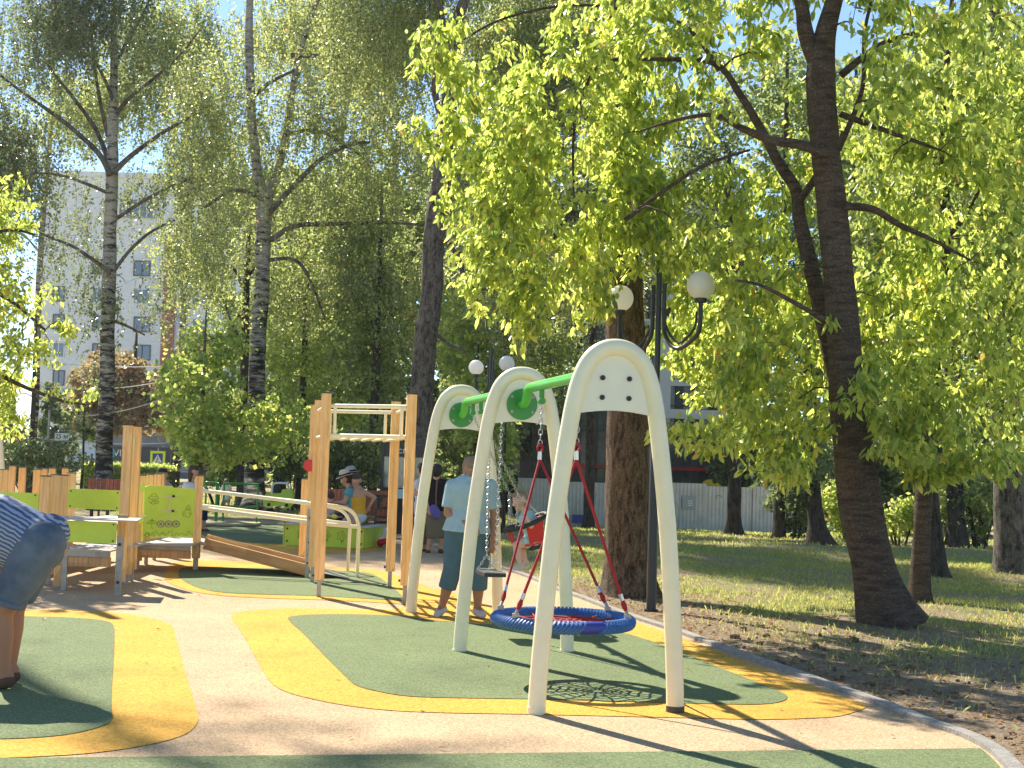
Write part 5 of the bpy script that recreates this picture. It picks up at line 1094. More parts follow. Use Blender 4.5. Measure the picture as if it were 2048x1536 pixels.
# ------------------------------------------------------------------ office building
Yb = 66; bx0 = P(1000, 800, Yb).x; bx1 = P(1500, 800, Yb).x; zg = terr(5, 60)
ob = empty('office_building', ((bx0+bx1)/2, Yb, zg)); tag(ob, 'modern white office building with dark glass bands and a red strip behind the fence', 'building'); OO = ob.location
zt = P(1200, 372, Yb).z
def bxx(nm, px0, px1, py0, py1, y0, y1, mt, par=ob, org=None):
    a = P(px0, py0, Yb); b_ = P(px1, py1, Yb); m_ = MB(); m_.box((a.x-OO.x, y0, min(a.z, b_.z)-OO.z), (b_.x-OO.x, y1, max(a.z, b_.z)-OO.z)); return m_.build(nm, M[mt], par)
m_ = MB(); m_.box((bx0-OO.x, .4, -.3), (bx1-OO.x, 14, zt-OO.z)); m_.build('wall', M['glassd'], ob)
for px0, px1, py0, py1 in ((1030,1130,380,560),(1180,1300,372,470),(1040,1180,600,620),(1320,1340,560,845),(1180,1240,500,560),(1340,1500,372,430)): bxx('cladding', px0, px1, py0, py1, .0, .39, 'wallw')
for py in (470, 585, 700, 800, 855): bxx('slab', 1000, 1499, py, py+14, .1, .385, 'slab')
for py in (640, 760): bxx('sill', 1000, 1499, py, py+3, .2, .38, 'wallw')
bxx('ledge', 1230, 1499, 815, 842, -.3, .05, 'wallw')
M['redband'] = mat('red_band', (.42, .02, .025), .4); bxx('red_strip', 1090, 1494, 926, 945, -.35, .3, 'redband')
for px in range(1020, 1500, 34): bxx('mullion', px, px+3, 480, 1010, .22, .37, 'slab')
bxx('corner_pier', 1494, 1520, 860, 1020, -.2, 2, 'wallw')
m_ = MB(); q = P(1425, 968, Yb-2)-OO; m_.ball(q, .38, 10, (1.3, 1, .6)); 
ya = tag(m_.build('parasol', mat('yellow_cloth', (.85, .62, .05), .7)), 'small yellow parasol top showing above the fence', 'parasol'); ya.location = OO
m_ = MB(); m_.tube([q-Vector((0,0,2.4)), q], .03, 6); m_.build('pole', M['dark'], ya)
kx0 = P(820, 900, 74).x; kx1 = P(1035, 900, 74).x
kk = empty('pavilion', ((kx0+kx1)/2, 74, terr(0, 60))); tag(kk, 'low dark street pavilion with a pale roof edge between the swing arches', 'building')
m_ = MB(); m_.box((kx0-kk.location.x, 0, -1), (kx1-kk.location.x, 5, 3.0)); m_.build('wall', mat('pavilion_wall', (.07,.065,.06), .6, var=(.6,.5)), kk)
m_ = MB(); m_.box((kx0-kk.location.x-.3, -.5, 3.003), (kx1-kk.location.x+.3, 5.2, 4.3)); m_.build('roof', M['wallw'], kk)
for i in range(4):
    x = kx0-kk.location.x+.4+i*1.42; m_ = MB(); m_.box((x, -.06, .9), (x+1.1, -.004, 2.4)); w_ = m_.build('window', M['slab'], kk); m_ = MB(); m_.box((x+.06, -.08, .96), (x+1.04, -.063, 2.34)); m_.build('pane', M['glassd'], w_)
# ------------------------------------------------------------------ apartment block (left)
M['brick_w'] = mat('pale_brick', (.46, .46, .46), .85, var=(1.5, .10)); n, l, b_ = nodes_of(M['brick_w'])
M['brick_r'] = mat('red_brick', (.42, .14, .09), .9, var=(2, .2)); M['win_glass'] = mat('window_glass', (.12, .17, .24), .1, spec=.9); M['frame_w'] = mat('window_frame', (.7, .7, .7), .5); M['frame_d'] = mat('window_frame_dark', (.07,.06,.06), .5)
def brick(m, c1, c2, cm):
    n, l, b = nodes_of(m); t = n.new('ShaderNodeTexBrick'); t.inputs['Scale'].default_value = 1.6; t.inputs['Color1'].default_value = (*c1, 1); t.inputs['Color2'].default_value = (*c2, 1); t.inputs['Mortar'].default_value = (*cm, 1)
    t.inputs['Mortar Size'].default_value = .015; tc = n.new('ShaderNodeTexCoord'); mp = n.new('ShaderNodeMapping'); mp.inputs['Rotation'].default_value = (rad(90), 0, 0); l.new(tc.outputs['Object'], mp.inputs[0]); l.new(mp.outputs[0], t.inputs[0]); l.new(t.outputs[0], b.inputs['Base Color'])
brick(M['brick_w'], (.78, .79, .79), (.70, .71, .71), (.60, .60, .61)); brick(M['brick_r'], (.45, .15, .09), (.37, .11, .07), (.4, .3, .25))
Ya = 125; ax0 = P(80, 600, Ya).x; ax1 = P(760, 600, Ya).x; zt = P(260, 357, Ya).z
ab = empty('apartment_block', (P(250, 600, Ya).x, Ya, 0)); tag(ab, 'tall pale brick apartment block with a red brick strip behind the left birch', 'building'); AO = ab.location
m_ = MB(); m_.box((ax0-AO.x, 0, 0), (ax1-AO.x, 14, zt)); m_.build('wall', M['brick_w'], ab)
m_ = MB(); m_.box((ax0-AO.x-.2, -.25, zt+.003), (ax1-AO.x+.2, 14.2, zt+.5)); m_.build('roof', M['frame_w'], ab)
m_ = MB()
for k in range(9): m_.tube([Vector((ax0-AO.x+k*3.5, .4, zt+.5)), Vector((ax0-AO.x+k*3.5, .4, zt+1.3))], .03, 5)
m_.tube([Vector((ax0-AO.x, .4, zt+1.3)), Vector((ax1-AO.x, .4, zt+1.3))], .03, 5); m_.build('railing', M['frame_w'], ab)
def az(py): return P(300, py, Ya).z
m_ = MB(); m_.box((P(326, 600, Ya).x-AO.x, -.12, .5), (P(348, 600, Ya).x-AO.x, -.003, az(470))); m_.build('brick_strip', M['brick_r'], ab)
m_ = MB(); m_.box((P(349, 600, Ya).x-AO.x, -.35, .5), (P(352, 600, Ya).x-AO.x, -.003, az(460))); m_.build('brick_strip', M['brick_r'], ab)
pitch = 56.0
for r_ in range(-1, 9):
    yt = 578+pitch*(r_-0)
    if yt > 880: break
    for px, wpx, dk in ((118, 24, 1), (195, 20, 1), (285, 34, 1), (400, 30, 0), (470, 30, 0), (560, 30, 0), (640, 30, 0)):
        if r_ < 0 and px == 118: continue
        x0 = P(px-wpx/2, yt, Ya).x-AO.x; x1 = P(px+wpx/2, yt, Ya).x-AO.x; z1 = az(yt); z0_ = az(yt+31)
        if z0_ < 1: continue
        m_ = MB(); fw = .09
        for bx_ in (((x0, z0_), (x1, z0_+fw)), ((x0, z1-fw), (x1, z1)), ((x0, z0_+fw), (x0+fw, z1-fw)), ((x1-fw, z0_+fw), (x1, z1-fw)), (((x0+x1)/2-.04, z0_+fw), ((x0+x1)/2+.04, z1-fw))):
            m_.box((bx_[0][0], -.09, bx_[0][1]), (bx_[1][0], -.004, bx_[1][1]))
        wf = m_.build('window', M['frame_d'] if (r_+px) % 3 and dk else M['frame_w'], ab); m_ = MB(); m_.box((x0+fw, -.04, z0_+fw), (x1-fw, -.006, z1-fw)); m_.build('pane', M['win_glass'], wf)
for yt in (400, 400+pitch*0): pass
x0 = P(242, 400, Ya).x-AO.x; x1 = P(312, 400, Ya).x-AO.x
m_ = MB(); m_.box((x0, -.5, az(436)), (x1, -.004, az(402))); lg = m_.build('loggia_glazing', M['win_glass'], ab)
m_ = MB()
for k in range(6): xx = x0+(x1-x0)*k/5; m_.box((xx-.06, -.6, az(436)), (xx+.06, -.505, az(402)))
m_.box((x0, -.62, az(402)), (x1, -.003, az(398))); m_.build('loggia_frame', M['frame_w'], lg)
for yt in (573, 629, 683, 517): m_ = MB(); m_.box((ax0-AO.x, -.05, az(yt)), (P(325, 600, Ya).x-AO.x, -.003, az(yt-2))); m_.build('course', M['frame_w'], ab)
m_ = MB()          # pierced concrete screen
for k in range(4):
    cx_ = P(361, 600, Ya).x-AO.x; cz = az(560+k*26)
    for rr_ in (.55, .3): m_.tube([Vector((cx_+rr_*math.cos(t), -.25, cz+rr_*math.sin(t))) for t in np.linspace(0, 6.283, 17)], .07, 5, False)
m_.build('screen', M['frame_w'], ab)
# shop with fascia at street level
Ys = 88; sx0 = P(222, 910, Ys).x; sx1 = P(720, 910, Ys).x
sh = empty('shop', ((sx0+sx1)/2, Ys, 0)); tag(sh, 'dark fronted shop row with white lettering on its fascia, seen right of the left birch', 'shop'); SH = sh.location
m_ = MB(); m_.box((sx0-SH.x, 0, 0), (sx1-SH.x, 8, 2.9)); m_.build('wall', mat('shop_wall', (.10,.12,.14), .5, var=(.4,.5,(.22,.25,.28))), sh)
zf0, zf1 = P(250, 921, Ys).z, P(250, 893, Ys).z
m_ = MB(); m_.box((sx0-SH.x-.1, -.2, zf0), (sx1-SH.x, -.003, zf1)); m_.build('fascia', mat('fascia', (.025,.03,.045), .4), sh)
text_obj('lettering', 'VITA', .62, M['white'], (P(249, 907, Ys).x-SH.x, -.21, (zf0+zf1)/2), (rad(90), 0, 0), sh)
m_ = MB(); m_.tube([Vector((P(222, 905, Ys).x-SH.x, -.22, (zf0+zf1)/2)), Vector((P(222, 905, Ys).x-SH.x, -.2, (zf0+zf1)/2))], .36, 20); m_.build('emblem', mat('teal', (.02,.28,.33), .5), sh)
for i in range(9):
    x = sx0-SH.x+.6+i*1.75; m_ = MB(); m_.box((x, -.05, .4), (x+1.3, -.004, zf0-.15)); w_ = m_.build('window', M['frame_w'], sh); m_ = MB(); m_.box((x+.07, -.07, .47), (x+1.23, -.053, zf0-.22)); m_.build('pane', M['win_glass'], w_)
# road behind the park
m_ = MB(); m_.box((-120, 60, -.02), (-4, 84, .006)); tag(m_.build('road', mat('asphalt', (.055,.055,.055), .9, bump=(40,.3))), kind='structure')
# crossing sign, plate sign
def signpost(g, h, label, r_=.03): 
    o = empty('traffic_sign', g); tag(o, label, 'sign'); m_ = MB(); m_.tube([(0,0,-.05),(0,0,h)], r_, 8); m_.build('pole', M['galv'], o); return o
q = P(312, 1000, 56); q.z = 0; cz = P(312, 917, 56).z
o = signpost(q, cz+.45, 'square pedestrian crossing sign, white triangle on blue with a bright yellow border'); S2 = .27
m_ = MB(); m_.cbox((0,-.05,cz), (.62,.02,.62)); m_.build('border', mat('sign_yellow', (.72,.80,.03), .5), o); m_ = MB(); m_.cbox((0,-.065,cz), (.42,.008,.42)); m_.build('field', mat('sign_blue', (.03,.09,.26), .5), o)
m_ = MB(); m_.prism([(-.19,-.071,cz-.16),(.19,-.071,cz-.16),(0,-.071,cz+.17)], (0,-.004,0)); m_.build('triangle', M['white'], o)
m_ = MB(); m_.tube([(0,-.078,cz+.05),(-.01,-.078,cz-.03),(-.05,-.078,cz-.12)], .012, 5); m_.tube([(-.01,-.078,cz-.03),(.045,-.078,cz-.12)], .012, 5); m_.ball((.005,-.078,cz+.08), .02, 6); m_.tube([(-.045,-.078,cz-.01),(0,-.078,cz+.03),(.05,-.078,cz)], .009, 5)
for k in range(3): m_.cbox((-.1+k*.1,-.078,cz-.145), (.05,.004,.016))
m_.build('figure', M['bolt'], o)
q = P(118, 1000, 42); q.z = 0; cz = P(118, 873, 42).z; o = signpost(q, cz+.1, 'white rectangular plate reading 25 м on a thin grey pole at the left', .022)
m_ = MB(); m_.cbox((0,-.04,cz), (.44,.015,.22)); m_.build('plate', M['white'], o); text_obj('lettering', '25 м', .20, M['bolt'], (0,-.05,cz), (rad(90),0,0), o)
q = P(90, 1000, 40); q.z = 0; po_ = empty('pole', q); tag(po_, 'plain thin grey pole left of the white plate sign', 'pole'); m_ = MB(); m_.tube([(0,0,0),(0,0,2.7)], .035, 8); m_.build('shaft', M['galv'], po_)
# overhead wires
for i, (a_, b2, lab) in enumerate((((-40, 700), (460, 722), 'topmost'), ((60, 770), (420, 738), 'second'), ((150, 832), (430, 745), 'steep third'), ((-30, 860), (470, 872), 'lowest'))):
    a3, b3 = P(a_[0], a_[1], 62), P(b2[0], b2[1], 62+i); m_ = MB(); pts = [a3.lerp(b3, t)-Vector((0,0,.5*4*t*(1-t))) for t in np.linspace(0, 1, 14)]; c_ = pts[7]
    m_.tube([p-c_ for p in pts], .022, 4); o = m_.build('overhead_wire', M['alu']); o.location = c_; tag(o, lab+' overhead wire crossing before the rusty chestnuts', 'wire', 'overhead wires above the road')
# ------------------------------------------------------------------ people
def skin(n_, c): return mat(n_, c, .5, spec=.4, var=(30, .06))
M['skin'] = skin('skin', (.56, .32, .21)); M['skin_tan'] = skin('skin_tan', (.36, .18, .105)); M['skin_pale'] = skin('skin_pale', (.66, .42, .31))
M['eye'] = mat('eye', (.03, .02, .015), .2); M['lip'] = mat('lip', (.38, .12, .10), .4); M['eyew'] = mat('eye_white', (.7, .68, .65), .3)
def cloth(n_, c, v=.12): return mat(n_, c, .85, spec=.15, var=(9, v), bump=(14, .5))
M['blue_shirt'] = cloth('light_blue_shirt', (.36, .50, .53)); M['teal'] = cloth('teal_trousers', (.085, .155, .18)); M['mint'] = cloth('mint_shirt', (.42, .66, .64)); M['whitec'] = cloth('white_cotton', (.72, .72, .72), .05)
M['yellow_top'] = cloth('yellow_top', (.78, .42, .04)); M['blackc'] = cloth('black_cotton', (.018, .018, .02)); M['olive'] = cloth('olive_cloth', (.17, .15, .10)); M['tealtee'] = cloth('teal_tee', (.12, .36, .38)); M['navy'] = cloth('navy_denim', (.03, .045, .09))
M['redc'] = cloth('red_cotton', (.60, .03, .03)); M['straw'] = mat('straw', (.62, .54, .42), .8, bump=(300, .3)); M['denim'] = mat('denim', (.075, .105, .145), .85, spec=.15, var=(4, .4, (.15, .19, .24)), bump=(11, .5))
M['h_brown'] = mat('hair_brown', (.05, .025, .012), .5, bump=(90, .8)); M['h_black'] = mat('hair_black', (.012, .010, .010), .45, bump=(90, .8)); M['h_fair'] = mat('hair_fair', (.27, .19, .115), .55, bump=(90, .8)); M['h_short'] = mat('hair_cropped', (.30, .19, .11), .7, bump=(300, .5))
M['shoe_w'] = cloth('pale_shoe', (.55, .52, .48)); M['shoe_b'] = cloth('brown_shoe', (.12, .07, .045)); M['purple'] = cloth('violet_bag', (.13, .12, .38)); M['strap'] = cloth('tan_strap', (.25, .12, .07)); M['pink'] = cloth('pink_grey', (.42, .38, .40))
# striped shirt
m = mat('striped_shirt', (.4, .5, .62), .85, spec=.15); n, l, b = nodes_of(m); tc = n.new('ShaderNodeTexCoord'); wv = n.new('ShaderNodeTexWave'); wv.bands_direction = 'Z'; wv.inputs['Scale'].default_value = 13; wv.inputs['Distortion'].default_value = 2.2; wv.inputs['Detail'].default_value = 1.5; wv.inputs['Detail Scale'].default_value = 1.6
mp = n.new('ShaderNodeMapping'); mp.inputs['Rotation'].default_value = (0, rad(-28), 0); l.new(tc.outputs['Object'], mp.inputs[0]); l.new(mp.outputs[0], wv.inputs[0])
r_ = ramp(n, [(.30, (.34, .38, .47)), (.6, (.15, .19, .30)), (.85, (.07, .10, .19))]); l.new(wv.outputs[0], r_.inputs[0]); l.new(r_.outputs[0], b.inputs['Base Color'])
nz = n.new('ShaderNodeTexNoise'); nz.inputs['Scale'].default_value = 9; bp = n.new('ShaderNodeBump'); bp.inputs['Strength'].default_value = .7; bp.inputs['Distance'].default_value = .03; l.new(tc.outputs['Object'], nz.inputs[0]); l.new(nz.outputs[0], bp.inputs['Height']); l.new(bp.outputs[0], b.inputs['Normal']); M['stripe'] = m

def capsule(mb, p0, p1, r0, r1, flat=1.0, side=None, e0=1, e1=1, n=16):
    p0, p1 = Vector(p0), Vector(p1); d = p1-p0
    if d.length < 1e-4: d = Vector((0, 0, 1e-3)); p1 = p0+d
    t = d.normalized(); pts = []; rr = []
    if e0: pts += [p0-t*(r0*.98), p0-t*(r0*.8), p0-t*(r0*.45)]; rr += [r0*.15, r0*.6, r0*.9]
    pts += [p0, p0.lerp(p1, .5), p1]; rr += [r0, (r0+r1)/2, r1]
    if e1: pts += [p1+t*(r1*.45), p1+t*(r1*.8), p1+t*(r1*.98)]; rr += [r1*.9, r1*.6, r1*.15]
    mb.tube(pts, rr, n, True, flat, side)
def blob(name, caps, material, parent, voxel=.012, it=3):
    mb = MB()
    for c in caps: capsule(mb, *c)
    me = mb.mesh(name); tmp = bpy.data.objects.new('tmp', me); C.objects.link(tmp)
    rm = tmp.modifiers.new('r', 'REMESH'); rm.mode = 'VOXEL'; rm.voxel_size = voxel; rm.use_smooth_shade = True
    sm = tmp.modifiers.new('s', 'SMOOTH'); sm.factor = .5; sm.iterations = it
    dg = bpy.context.evaluated_depsgraph_get(); m2 = bpy.data.meshes.new_from_object(tmp.evaluated_get(dg)); bpy.data.objects.remove(tmp)
    m2.name = name; m2.materials.clear(); return link(name, m2, material, parent, smooth=True)
def person(label, J, face, s=1.0, skinm='skin', top=None, sleeve=.5, bottom=None, leglen=1.0, hair='h_brown', hairlen=0, shoes=None, vox=.014, group=None, hat=None,
           build=1.0, hemtop=None, eyes=True, up=None, hands=True, straps=False, hemr=1.0, skirt=False, fingers=.35):
    """J: joints in world space. s: size of the body against an adult's"""
    base = Vector(J['base']); root = empty('person', base); tag(root, label, 'person', group)
    L = {k: (Vector(v)-base) for k, v in J.items()}; B = build
    lat = (L['shR']-L['shL']).normalized(); hl = (L['hipR']-L['hipL']); hl = hl.normalized() if hl.length > 1e-3 else lat
    f = Vector(face).normalized(); u = Vector(up) if up else Vector((0, 0, 1)); rr = f.cross(u).normalized(); u = rr.cross(f).normalized(); hc = L['head']; k = s if s > .8 else s*1.0
    hs = k if 'hs' not in J else 1
    HS = {True: 1.0}.get(s > .8, 1.0)*s if s > .8 else s*1.32      # children have relatively large heads
    def h(a, b_, c): return hc+(rr*a+f*b_+u*c)*HS
    chest = (L['shL']+L['shR'])/2; pel = (L['hipL']+L['hipR'])/2; wst = pel.lerp(chest, .42); ch2 = pel.lerp(chest, .80)
    nk = chest.lerp(hc, .30)
    c = [(h(0,-.012,.028), h(0,.004,.012), .088*HS, .084*HS, 1.06, rr), (h(0,.018,-.02), h(0,.036,-.085), .066*HS, .040*HS), (h(0,.080,.0), h(0,.098,-.026), .010*HS, .015*HS),
         (h(.080,-.005,.0), h(.082,-.01,-.025), .020*HS, .014*HS), (h(-.080,-.005,.0), h(-.082,-.01,-.025), .020*HS, .014*HS), (h(.03,.068,-.035), h(.03,.06,-.03), .026*HS, .026*HS), (h(-.03,.068,-.035), h(-.03,.06,-.03), .026*HS, .026*HS),
         (chest.lerp(hc, .12), h(0,-.012,-.06), .058*s, .052*s)]
    TW = .165*s*B; c += [(pel, wst, TW*.98, TW*.82, .70, hl), (wst, ch2, TW*.82, TW*.98, .66, lat), (ch2, chest, TW*.95, TW*.55, .6, lat), (L['shL'].lerp(chest, .15), L['shR'].lerp(chest, .15), .052*s*B, .052*s*B)]
    for S_ in 'LR':
        a, e, w_ = L['sh'+S_], L['el'+S_], L['wr'+S_]; c += [(a, e, .052*s*B, .040*s*B), (e, w_, .041*s*B, .027*s)]
        if hands:
            d = (w_-e).normalized(); sd = rr-d*rr.dot(d); sd = sd.normalized() if sd.length > .1 else u.cross(d).normalized(); nn = d.cross(sd); sg = 1 if S_ == 'R' else -1
            if J.get('palm'+S_) is not None: pass
            pe = w_+d*.075*s; c += [(w_, pe, .026*s, .036*s, .42, sd)]
            for i, (o_, ln) in enumerate(((-.028, .062), (-.010, .074), (.009, .070), (.026, .056))):
                q0 = pe+sd*o_*s; q1 = q0+(d*.9+nn*.25*fingers/.35)*ln*.5*s; q2 = q1+(d*.6+nn*.75*fingers/.35)*ln*.5*s; c += [(q0, q1, .0095*s, .009*s), (q1, q2, .009*s, .0075*s)]
            t0_ = w_+d*.02*s-sd*.026*s*1; t1_ = t0_+(d*.6-sd*.7+nn*.3)*.036*s; c += [(t0_, t1_, .013*s, .0105*s), (t1_, t1_+(d*.85-sd*.15+nn*.3)*.03*s, .0105*s, .008*s)]
        hp, kn, an, to = L['hip'+S_], L['kn'+S_], L['an'+S_], L['to'+S_]
        cf_ = kn.lerp(an, .32); c += [(hp, kn, .088*s*B, .056*s*B), (kn, cf_, .054*s*B, .056*s*B), (cf_, an, .056*s*B, .034*s), (an, to, .036*s, .026*s)]
        c += [(an+Vector((0,0,-.01))-(to-an).normalized()*.03*s, an.lerp(to, .4), .034*s, .03*s)]
    body = blob('body', c, M[skinm], root, vox)
    if eyes:
        for sg in (-1, 1):
            m_ = MB(); m_.ball(h(sg*.031, .079, .012), .0125*HS, 10, (1, 1, .8)); e_ = m_.build('eye', M['eyew'], body, True); m_ = MB(); m_.ball(h(sg*.031, .086, .012), .0075*HS, 8); m_.build('pupil', M['eye'], e_ if False else body, True)
            m_ = MB(); m_.tube([h(sg*.016, .088, .032), h(sg*.034, .088, .038), h(sg*.050, .078, .031)], .0035*HS, 5); m_.build('eyebrow', M[hair], body)
        m_ = MB(); m_.tube([h(-.022, .083, -.054), h(0, .091, -.057), h(.022, .083, -.054)], [.003*HS, .0065*HS, .003*HS], 6); m_.build('mouth', M['lip'], body, True)
    if hair:
        hcaps = [(h(0,-.022,.040), h(0,.02,.052), .101*HS, .078*HS), (h(0,-.045,.0), h(0,-.035,-.03), .088*HS, .078*HS)]
        hcaps += [(h(.062,-.02,.03), h(.068,-.02,-.02), .034*HS, .026*HS), (h(-.062,-.02,.03), h(-.068,-.02,-.02), .034*HS, .026*HS)]
        if hairlen > 0: hcaps += [(h(0,-.06,-.02), h(0,-.075,-.04-hairlen), .075*HS, .045*HS), (h(.06,-.03,.0), h(.062,-.035,-.05-hairlen*.6), .032*HS, .02*HS), (h(-.06,-.03,.0), h(-.062,-.035,-.05-hairlen*.6), .032*HS, .02*HS)]
        if hairlen == -1: hcaps = [(h(0,-.022,.036), h(0,.0,.040), .090*HS, .082*HS), (h(0,-.04,.0), h(0,-.035,-.02), .074*HS, .066*HS)]
        if hairlen == -2: hcaps += [(h(0,-.09,.06), h(0,-.10,.07), .045*HS, .045*HS)]
        blob('hair', hcaps, M[hair], root, vox)
    if hat:
        m_ = MB(); q = [h(.155*math.cos(t), .165*math.sin(t), .055+.012*math.cos(2*t)) for t in np.linspace(0, 6.283, 25)[:-1]]; m_.prism(q, u*.008); m_.tube([h(0,-.01,.06), h(0,-.01,.12), h(0,-.01,.165), h(0,-.01,.178)], [.10*HS, .096*HS, .080*HS, .045*HS], 20); ho_ = m_.build('hat', M[hat], root, True)
        m_ = MB(); m_.tube([h(0,-.01,.070), h(0,-.01,.098)], [.102*HS, .101*HS], 20); m_.build('hat_band', M['blackc'], ho_, True)
    if top:
        g_ = .014*s; tcap = [(wst, ch2, TW*.86+g_, TW*1.02+g_, .72, lat), (ch2, chest, TW*.98+g_, TW*.55+g_, .66, lat)]
        hb_ = pel.lerp(chest, -.12 if hemtop is None else hemtop); tcap += [(hb_, wst, (TW*1.0+g_*1.5)*hemr, TW*.88+g_, .76, hl, 0, 0)]
        if not straps:
            tcap += [(L['shL'].lerp(chest, .15), L['shR'].lerp(chest, .15), .052*s*B+g_, .052*s*B+g_), (chest, chest.lerp(hc, .16), .085*s, .066*s, 1, None, 1, 0)]
            for S_ in 'LR':
                a, e, w_ = L['sh'+S_], L['el'+S_], L['wr'+S_]; tcap.append((a, a.lerp(e, min(sleeve, 1)), .054*s*B+g_, (.046*s*B+g_)*1.12, 1, None, 1, 0))
        else:
            tcap = [(hb_, wst, TW*1.0+g_, TW*.88+g_, .74, hl, 0, 0), (wst, ch2, TW*.86+g_, TW*.96+g_, .72, lat, 1, 0)]
        to_ = blob('shirt', tcap, M[top], root, vox, 3)
        if straps:
            for sg in (-1, 1): m_ = MB(); m_.tube([ch2+lat*sg*.07*s+f*.105*s, chest+lat*sg*.085*s+f*.06*s+u*.035*s, chest+lat*sg*.085*s+u*.055*s, ch2+lat*sg*.08*s-f*.1*s], .006*s, 5); m_.build('strap', M[top], to_)
    if bottom:
        g_ = .012*s; bc = [(pel, pel.lerp(wst, .12), TW*.98+g_*.5, TW*.90, .74, hl, 1, 0)]
        if skirt:
            kn = (L['knL']+L['knR'])/2; bc += [(pel, pel.lerp(kn, leglen*1.02), TW*1.02+g_, TW*1.05, .74, hl, 1, 0)]
        else:
            for S_ in 'LR':
                hp, kn, an = L['hip'+S_], L['kn'+S_], L['an'+S_]
                if leglen <= 1: bc.append((hp, hp.lerp(kn, leglen), .096*s*B+g_, (.062*s*B+g_)*(1.3-.15*leglen), 1, None, 1, 0))
                else: e_ = kn.lerp(an, leglen-1); bc += [(hp, kn, .096*s*B+g_, .066*s*B+g_), (kn, e_, .066*s*B+g_, .062*s*B+g_, 1, None, 1, 0)]
        blob('skirt' if skirt else 'trousers' if leglen > 1 else 'shorts', bc, M[bottom], root, vox, 3)
    if shoes:
        for S_ in 'LR':
            an, to = L['an'+S_], L['to'+S_]; d = (to-an); d.z *= .3; d.normalize(); q0 = an+Vector((0,0,-.035*s))-d*.025*s; q1 = to.copy()
            blob('shoe', [(q0, q0.lerp(q1, .5), .044*s, .043*s), (q0.lerp(q1, .5), q1, .043*s, .034*s)], M[shoes], root, vox*.8)
    return root
def JP(Y, base, **k):
    """joints from (px, py[, depth offset]) at depth Y"""
    o = {'base': G(base[0], base[1], 0) if len(base) == 2 else Vector(base)}
    for nm, t in k.items(): o[nm] = P(t[0], t[1], Y+(t[2] if len(t) > 2 else 0))
    return o
# woman by the swings
Yw = 13.1; pw = lambda x, y, dz=0: (x, y, dz)
J = JP(Yw, (915, 1235), head=(945, 940), shL=(979, 972), shR=(906, 973), elL=(990, 1028), wrL=(986, 1078, -.05), elR=(897, 1025, -.02), wrR=(938, 1050, -.17), hipL=(955, 1060), hipR=(915, 1060),
       knL=(958, 1138, -.02), knR=(905, 1138, -.02), anL=(955, 1216, .03), anR=(884, 1212, .03), toL=(966, 1230, -.10), toR=(874, 1229, -.08))
person('woman in a light blue shirt and teal cropped trousers standing behind the middle swing arch', J, (.18, -1, -.12), 1.0, 'skin_tan', 'blue_shirt', .82, 'teal', 1.52, 'h_fair', .12, 'shoe_w', vox=.009, build=1.22, hemtop=-.05, hemr=1.12, fingers=.5)
# toddler in the bucket seat
Yt = tc_.y; S_T = .60
J = JP(Yt, tuple(tc_), head=(1039, 1001, -.02), shL=(1046, 1037, -.10), shR=(1062, 1035, .10), elL=(1062, 1052, -.16), wrL=(1049, 1026, -.17), elR=(1068, 1050, .14), wrR=(1048, 1052, .12), hipL=(1068, 1080, -.05), hipR=(1072, 1078, .05),
       knL=(1032, 1090, -.07), knR=(1040, 1087, .07), anL=(1040, 1128, -.07), anR=(1052, 1126, .06), toL=(1030, 1136, -.08), toR=(1043, 1136, .05))
person('toddler in a mint shirt sitting in the red bucket swing seat', J, (-.75, -.85, -.28), .60, 'skin_pale', 'mint', .55, 'mint', .55, 'h_short', -1, 'shoe_w', vox=.006, build=1.12)
# woman bending over at the left edge
Yb_ = 8.46
J = JP(Yb_, (18, 1380), head=(-235, 1120, .0), shL=(-150, 1052, -.19), shR=(-150, 1040, .19), elL=(-165, 1150, -.24), wrL=(-185, 1230, -.2), elR=(-175, 1140, .24), wrR=(-200, 1220, .2), hipL=(72, 1098, -.085), hipR=(76, 1092, .10),
       knL=(6, 1228, -.10), knR=(30, 1218, .12), anL=(8, 1352, -.10), anR=(20, 1342, .12), toL=(-38, 1374, -.12), toR=(-25, 1362, .14))
pb = person('woman in a striped shirt and denim shorts bending down at the left edge', J, (-.6, 0, -1), 1.0, 'skin_tan', None, .5, None, .9, 'h_brown', .05, 'shoe_b', vox=.011, build=1.1, up=(-1, 0, .3), fingers=.4)
Bq = Vector(J['base']); q = lambda x, y, dz=0: P(x, y, Yb_+dz)-Bq
blob('shorts', [(q(74,1092), q(60,1085), .178, .16, 1.08, Vector((0,0,1)).cross(Vector((0,1,0)))), (q(80,1090,-.08), q(12,1206,-.10), .152, .106, 1, None, 1, 0), (q(80,1086,.09), q(36,1196,.12), .150, .104, 1, None, 1, 0), (q(90,1078,-.07), q(86,1100,-.07), .128, .12), (q(90,1076,.08), q(86,1098,.08), .128, .12)], M['denim'], pb, .011, 4)
blob('cuff', [(q(17,1196,-.10), q(12,1208,-.10), .118, .118, 1, None, 0, 0)], M['denim'], pb, .008, 1)
blob('shirt', [(q(72,1086), q(-10,1058), .172, .205, 1.1, Vector((0,1,0)), 0, 1), (q(-10,1058), q(-90,1050), .205, .19, 1.08, Vector((0,1,0))), (q(-90,1050), q(-150,1045), .185, .13, 1.2, Vector((0,1,0))), (q(-150,1052,-.19), q(-158,1110,-.22), .08, .075, 1, None, 1, 0), (q(-150,1040,.19), q(-162,1095,.22), .08, .075, 1, None, 1, 0),
              (q(98,1066,0), q(60,1080,0), .125, .155, 1.35, Vector((0,0,1)), 1, 0)], M['stripe'], pb, .011, 4)
